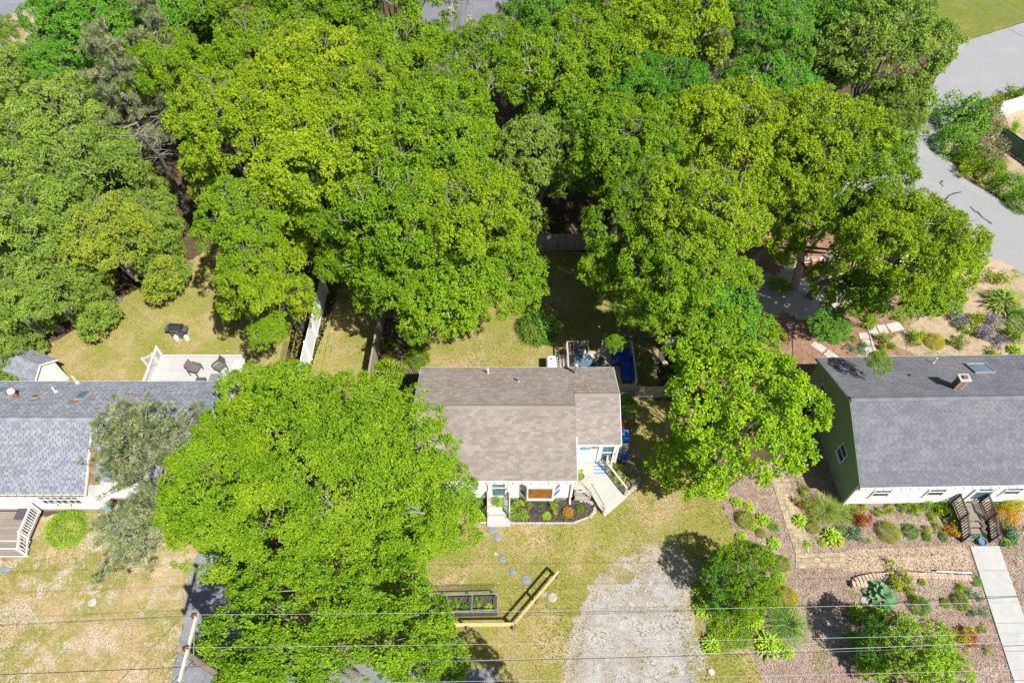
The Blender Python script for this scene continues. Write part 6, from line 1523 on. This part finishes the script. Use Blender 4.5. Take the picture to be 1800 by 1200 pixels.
 ('leafy_shrub','airy','olive',1752,485,20,'olive shrub at the roadside corner',None),
 ('lavender_plant','airy','lavender',1684,557,16,'mauve-grey catmint at the left of the sandy bed',None),
 ('lavender_plant','airy','lavender',1733,583,17,'mauve-grey catmint in the middle of the sandy bed',None),
 ('lavender_plant','airy','lavender',1743,562,15,'mauve-grey catmint above the middle one',None),
 ('lavender_plant','airy','lavender',1755,598,13,'mauve-grey catmint lowest in the sandy bed',None),
 ('leafy_shrub','airy','olive',1716,556,18,'olive bush between the catmints',None),
 ('low_shrub','airy','green',1690,575,10,'green tuft below the left catmint',None),
 ('leafy_shrub','shrub','green',1796,560,22,'dark green shrub at the right edge of the sandy bed',None),
 ('leafy_shrub','airy','grassy',1785,590,20,'weedy green patch at the right edge',None),
 ('clump_plant','rosette','lime',1786,614,12,'lime clump above the right house roof corner',None),
 ('low_shrub','airy','oak',1745,620,12,'green weeds by the roof corner of the right house',None),
 # top right hedge
 ('hedge_shrub','shrub','green',1700,200,42,'large dark hedge shrub at the road corner',None),
 ('hedge_shrub','shrub','dusty',1735,205,30,'brownish hedge shrub behind the corner one',None),
 ('hedge_shrub','shrub','green',1682,245,32,'dark hedge shrub facing the road',None),
 ('hedge_shrub','shrub','dusty',1735,265,32,'pinkish-brown hedge shrub in front of the green fence',None),
 ('hedge_shrub','shrub','oak',1712,275,24,'bright green hedge shrub along the road',None),
 ('hedge_shrub','shrub','oak',1745,300,26,'bright green hedge shrub further along the road',None),
 ('hedge_shrub','shrub','green',1780,325,26,'dark green hedge shrub at the right edge',None),
 ('hedge_shrub','airy','oak',1700,298,14,'weedy tuft on the road verge',None),
 ('hedge_shrub','shrub','green',1800,350,24,'lowest dark hedge shrub at the right edge',None),
 ('leafy_shrub','airy','lime',1780,225,16,'lime plants inside the green-fenced garden',None),
 ('leafy_shrub','airy','oak',1790,165,18,'green shrub on the road side of the white fence',None),
 ('leafy_shrub','airy','oak',1755,178,14,'small shrub at the end of the white fence',None),
]
for nm_, kd, mk, px, py, rp, lab, gr in tbl:
    sz = {'grass': 1.0, 'rosette': 1.0, 'airy': 1.1, 'fern': .9, 'shrub': 1.15}.get(kd, 1.2)
    if nm_ == 'hedge_shrub': sz = 1.2; rp *= 1.08
    plant(nm_, kd, mk, px, py, rp, lab, 'shrub' if 'shrub' in nm_ else 'plant', sz=sz, group=gr)
# potted plant on the stoop and in the planter
t = thing('potted_plant', 'lime potted plant standing on the front stoop', 'plant', (dx0+.45, 15.75, .42)); b = MB(); b.lathe([(.1,0),(.14,.2),(.12,.2)], n=10); b.build('pot', M['brick'], t)
o = link('foliage', pmesh('airy','lime',0), t); o.scale = (.42,.42,.45); o.location.z = .12
o = link('planter_foliage', pmesh('airy','lime',1)); o.location = (3.62,17.35,.76); o.scale = (.36,.36,.4); tag(o, 'yellow-green leafy plant growing in the black planter box', 'plant')
for i, (fx_, kk_, mm_) in enumerate(((.9,'airy','green'),(1.7,'airy','lime'),(2.15,'shrub','green'),(2.75,'airy','lime'),(3.3,'rosette','lime'),(.4,'airy','oak'))):
    o = link('vegetable_plant', pmesh(kk_, mm_, i % 2)); o.location = Vector(GBX[0].location)+GBX[1]+GBX[2]*fx_+GBX[3]*(.35+.3*(i % 2))+Zv*.25; o.scale = (.26,.26,.28)
    tag(o, ['dark green leafy plant toward the left of the screened box','lime seedling cluster in the middle bay of the screened box','dense dark green clump beside the box middle divider','lime sprawling plant in the right bay of the screened box','small lime clump at the far right of the screened box','mid green plant at the far left of the screened box'][i], 'plant')
# big blue-green hosta: every leaf its own piece
hs = thing('hosta', 'very large blue-green hosta with broad leaves below the block wall', 'plant', P(1547,1050)); rr = random.Random(9)
hm = []
for v_ in range(3):
    q = MB(); q.tint = .25+.3*v_; n_ = 6; pts = []
    for i in range(n_+1):
        t_ = i/n_; w_ = .135*math.sin(math.pi*min(1,t_*.93+.07))**.7; x = t_*.36; z = -.10*t_*t_+.03*t_; pts.append([(x,-w_,z+.03),(x,0,z),(x,w_,z+.03)])
    vs_ = [p_ for row in pts for p_ in row]; q.add(vs_, [(3*i+j,3*i+3+j,3*i+4+j,3*i+1+j) for i in range(n_) for j in (0,1)]); hm.append(q.mesh('leaf', L['hostablue'], True))
for ring, (n_, r_, z_, el) in enumerate(((14,.52,.16,-8),(13,.36,.30,8),(10,.20,.42,25),(6,.06,.50,50))):
    for i in range(n_):
        a = 2*math.pi*i/n_+ring*.4+rr.uniform(-.15,.15); s_ = rr.uniform(.85,1.15)
        link('leaf', rr.choice(hm), hs, Matrix.Translation((r_*math.cos(a),r_*math.sin(a),z_+rr.uniform(-.04,.04))) @ Matrix.Rotation(a,4,'Z') @ Matrix.Rotation(R_(-el),4,'Y') @ Matrix.Rotation(rr.uniform(-.3,.3),4,'X') @ Matrix.Scale(s_,4))
# shrub bed small trees at right (with trunks)
def small_tree(px, py, r, h, label, mat, sy=1.0, kind='shrub_tree'):
    tree('bush', px, py, r, label, z=h*1.1, rz=px*.1, sy=sy, mat=mat, cat='tree', sz=None)
small_tree(1305,1015,1.8,1.9,'green spreading shrub tree in the bed beside the driveway','oak')
small_tree(1268,1020,1.4,1.6,'darker shrub tree at the left of the bed','green')
small_tree(1320,1050,1.4,1.4,'mid green shrub tree next to the golden shrub','oak')
for px, py, rp, lab in ((1285,1095,30,'fern patch below the shrub trees by the driveway'),(1270,1115,24,'lower fern patch at the grass wedge'),(1302,1112,22,'right fern patch beside the lime clump')):
    plant('fern_plant','shrub','oak',px,py,rp*1.15,lab,'plant',sz=.5)
small_tree(1600,1155,2.0,1.7,'large lime-green shrub tree at the bottom right','lime')
small_tree(1545,1118,1.3,1.5,'dark green shrub tree left above the large lime one','green')
small_tree(1525,1140,1.0,1.3,'small dark shrub tree at the left shaded side','green')
small_tree(1640,1190,1.5,1.5,'lime shrub at the bottom edge of the garden','lime')
# ------------------------------------------------------------------ ground cover
rngG = np.random.default_rng(5)
def vnoise(x, y, s, seed):
    """cheap smooth value noise"""
    r = np.random.default_rng(seed).uniform(0,1,(64,64)); u = x*s; v = y*s; i = np.floor(u).astype(int); j = np.floor(v).astype(int); fu = u-i; fv = v-j; fu = fu*fu*(3-2*fu); fv = fv*fv*(3-2*fv)
    g_ = lambda a, b: r[a % 64, b % 64]
    return (g_(i,j)*(1-fu)+g_(i+1,j)*fu)*(1-fv)+(g_(i,j+1)*(1-fu)+g_(i+1,j+1)*fu)*fv
def scatter(key, n, excl=()):
    poly = POLY[key]; xs = [p[0] for p in poly]; ys = [p[1] for p in poly]
    x = rngG.uniform(min(xs), max(xs), n*3); y = rngG.uniform(min(ys), max(ys), n*3); ok = signed_dist(x, y, poly) > .05
    ok &= (y > 5.0)
    ok &= ~((x > -5.3) & (x < 3.4) & (y > 16.0) & (y < 22.9)); ok &= ~((x > 3.3) & (x < 5.9) & (y > 15.9) & (y < 22.9)); ok &= ~((x < -15.9) & (y > 15.5) & (y < 21.9)); ok &= ~((x > 17.9) & (y > 15.7) & (y < 23.8))
    for e in excl: ok &= signed_dist(x, y, POLY[e]) < .3
    return x[ok][:n], y[ok][:n]
def tufts(name, key, n, mat, hgt, wd, excl=(), green=0.0, zoff=.004):
    x, y = scatter(key, n, excl); k = 3; m = len(x); dens = vnoise(x, y, .9, 1)*.6+vnoise(x, y, 2.6, 2)*.4; kp = dens > (.5 if key == 'gravel' else .18); x = x[kp]; y = y[kp]; m = len(x)
    g_ = vnoise(x, y, .45, 3)*.6+vnoise(x, y, 1.5, 4)*.4
    x = np.repeat(x,k); y = np.repeat(y,k); t = np.repeat(g_,k); a = rngG.uniform(0,2*math.pi,m*k); h = hgt*rngG.uniform(.5,1.2,m*k); le = rngG.uniform(.3,1.1,m*k)*h
    b0 = np.stack([x,y,np.full(m*k,zoff)],1); s = np.stack([-np.sin(a),np.cos(a),np.zeros(m*k)],1)*wd*.5; tip = b0+np.stack([np.cos(a)*le,np.sin(a)*le,h],1)
    v = np.stack([b0-s,b0+s,tip],1).reshape(-1,3); ti = np.clip(1.15-t*1.25-green+rngG.uniform(-.2,.2,m*k),0,1)
    o = link(name, np_mesh(name, v, 3, ti, mat)); tag(o, kind='stuff'); return o
o = tufts('grass', 'lawn', 60000, L['straw'], .07, .035, ('gravel','drive_l','bed')); tag(o, 'short patchy dry grass on the middle lawn', 'grass')
o = tufts('grass', 'lawn_l', 22000, L['straw'], .07, .035, green=.08); tag(o, 'short yellow-green grass of the left back lawn', 'grass')
o = tufts('grass', 'lawn_f', 26000, L['straw'], .06, .035, green=-.05); tag(o, 'sparse dry grass of the left front lawn', 'grass')
o = tufts('weeds', 'gravel', 700, L['straw'], .09, .05, zoff=.01, green=.1); tag(o, 'weed tufts growing through the gravel driveway', 'weeds')
def bits(name, key, n, mat, ln, wd, label, cat):
    x, y = scatter(key, n); m = len(x); c = np.stack([x,y,np.full(m,.022)+rngG.uniform(0,.02,m)],1); a = rngG.uniform(0,math.pi*2,m)
    ax = np.stack([np.cos(a),np.sin(a),rngG.uniform(-.25,.25,m)],1); nr = unit(rngG.normal(size=(m,3))*.3+np.array([0,0,1]))
    o = link(name, np_mesh(name, leaf_quads(rngG,c,ax,nr,ln,wd), 4, rngG.uniform(0,1,m), mat)); tag(o, label, cat, kind='stuff')
bits('wood_chips','chips',42000,L['chip'],.10,.04,'loose mauve-brown wood chips over the right front garden','wood chips')
bits('wood_chips','red',9000,L['chip'],.10,.04,'loose chips in the red mulch garden','wood chips')
L['pebble'] = surf('gravel_stone', (0.26,0.25,0.24), (0.52,0.51,0.49), 3, 0.9, 0, tint=0.45)
bits('pebbles','gravel',2200,L['pebble'],.07,.05,'loose grey stones over the gravel driveway','gravel')
bits('fallen_leaves','lawn',2500,L['chip'],.09,.05,'dry fallen leaves scattered on the middle lawn','leaf litter')
bits('fallen_leaves','drive_l',900,L['chip'],.09,.05,'dry fallen leaves scattered on the left driveway','leaf litter')
bits('mulch_pieces','bed',2500,L['mulchbit'],.09,.04,'dark mulch pieces in the cottage front bed','mulch')
def roof_litter(name, px0, px1, py0, py1, zf, n, label):
    v = []; k_ = 0; rr = np.random.default_rng(77)
    C_ = []
    for _ in range(n):
        a, c = rr.uniform(px0, px1), rr.uniform(py0, py1); p = P(a, c, 3.6)
        for _ in range(4): p = P(a, c, zf(p.y))
        C_.append((p.x, p.y, zf(p.y)+.03))
    c = np.array(C_); ax = unit(rr.normal(size=c.shape)*np.array([1,1,.2])); nr = unit(rr.normal(size=c.shape)*.3+np.array([0,0,1]))
    o = link(name, np_mesh(name, leaf_quads(rr, c, ax, nr, .07, .04), 4, rr.uniform(0,1,n), L['chip'])); tag(o, label, 'leaf litter', kind='stuff')
roof_litter('roof_litter', 1000, 1082, 650, 690, lambda y: 3.02+(23.0-y)*.4225, 260, 'dry leaves on the cottage back roof corner')
roof_litter('roof_litter', 745, 1000, 648, 706, lambda y: 3.02+(23.0-y)*.4225, 160, 'scattered dry leaves on the cottage back roof')
roof_litter('roof_litter', 0, 330, 675, 728, lambda y: 3.02+(22.05-y)*.46, 420, 'pine needles and leaves on the left house back roof')
tri = sum(len(m.polygons)*2 for m in bpy.data.meshes)
print('unique faces*2', tri, 'objects', len(bpy.data.objects), 'bytes ok')
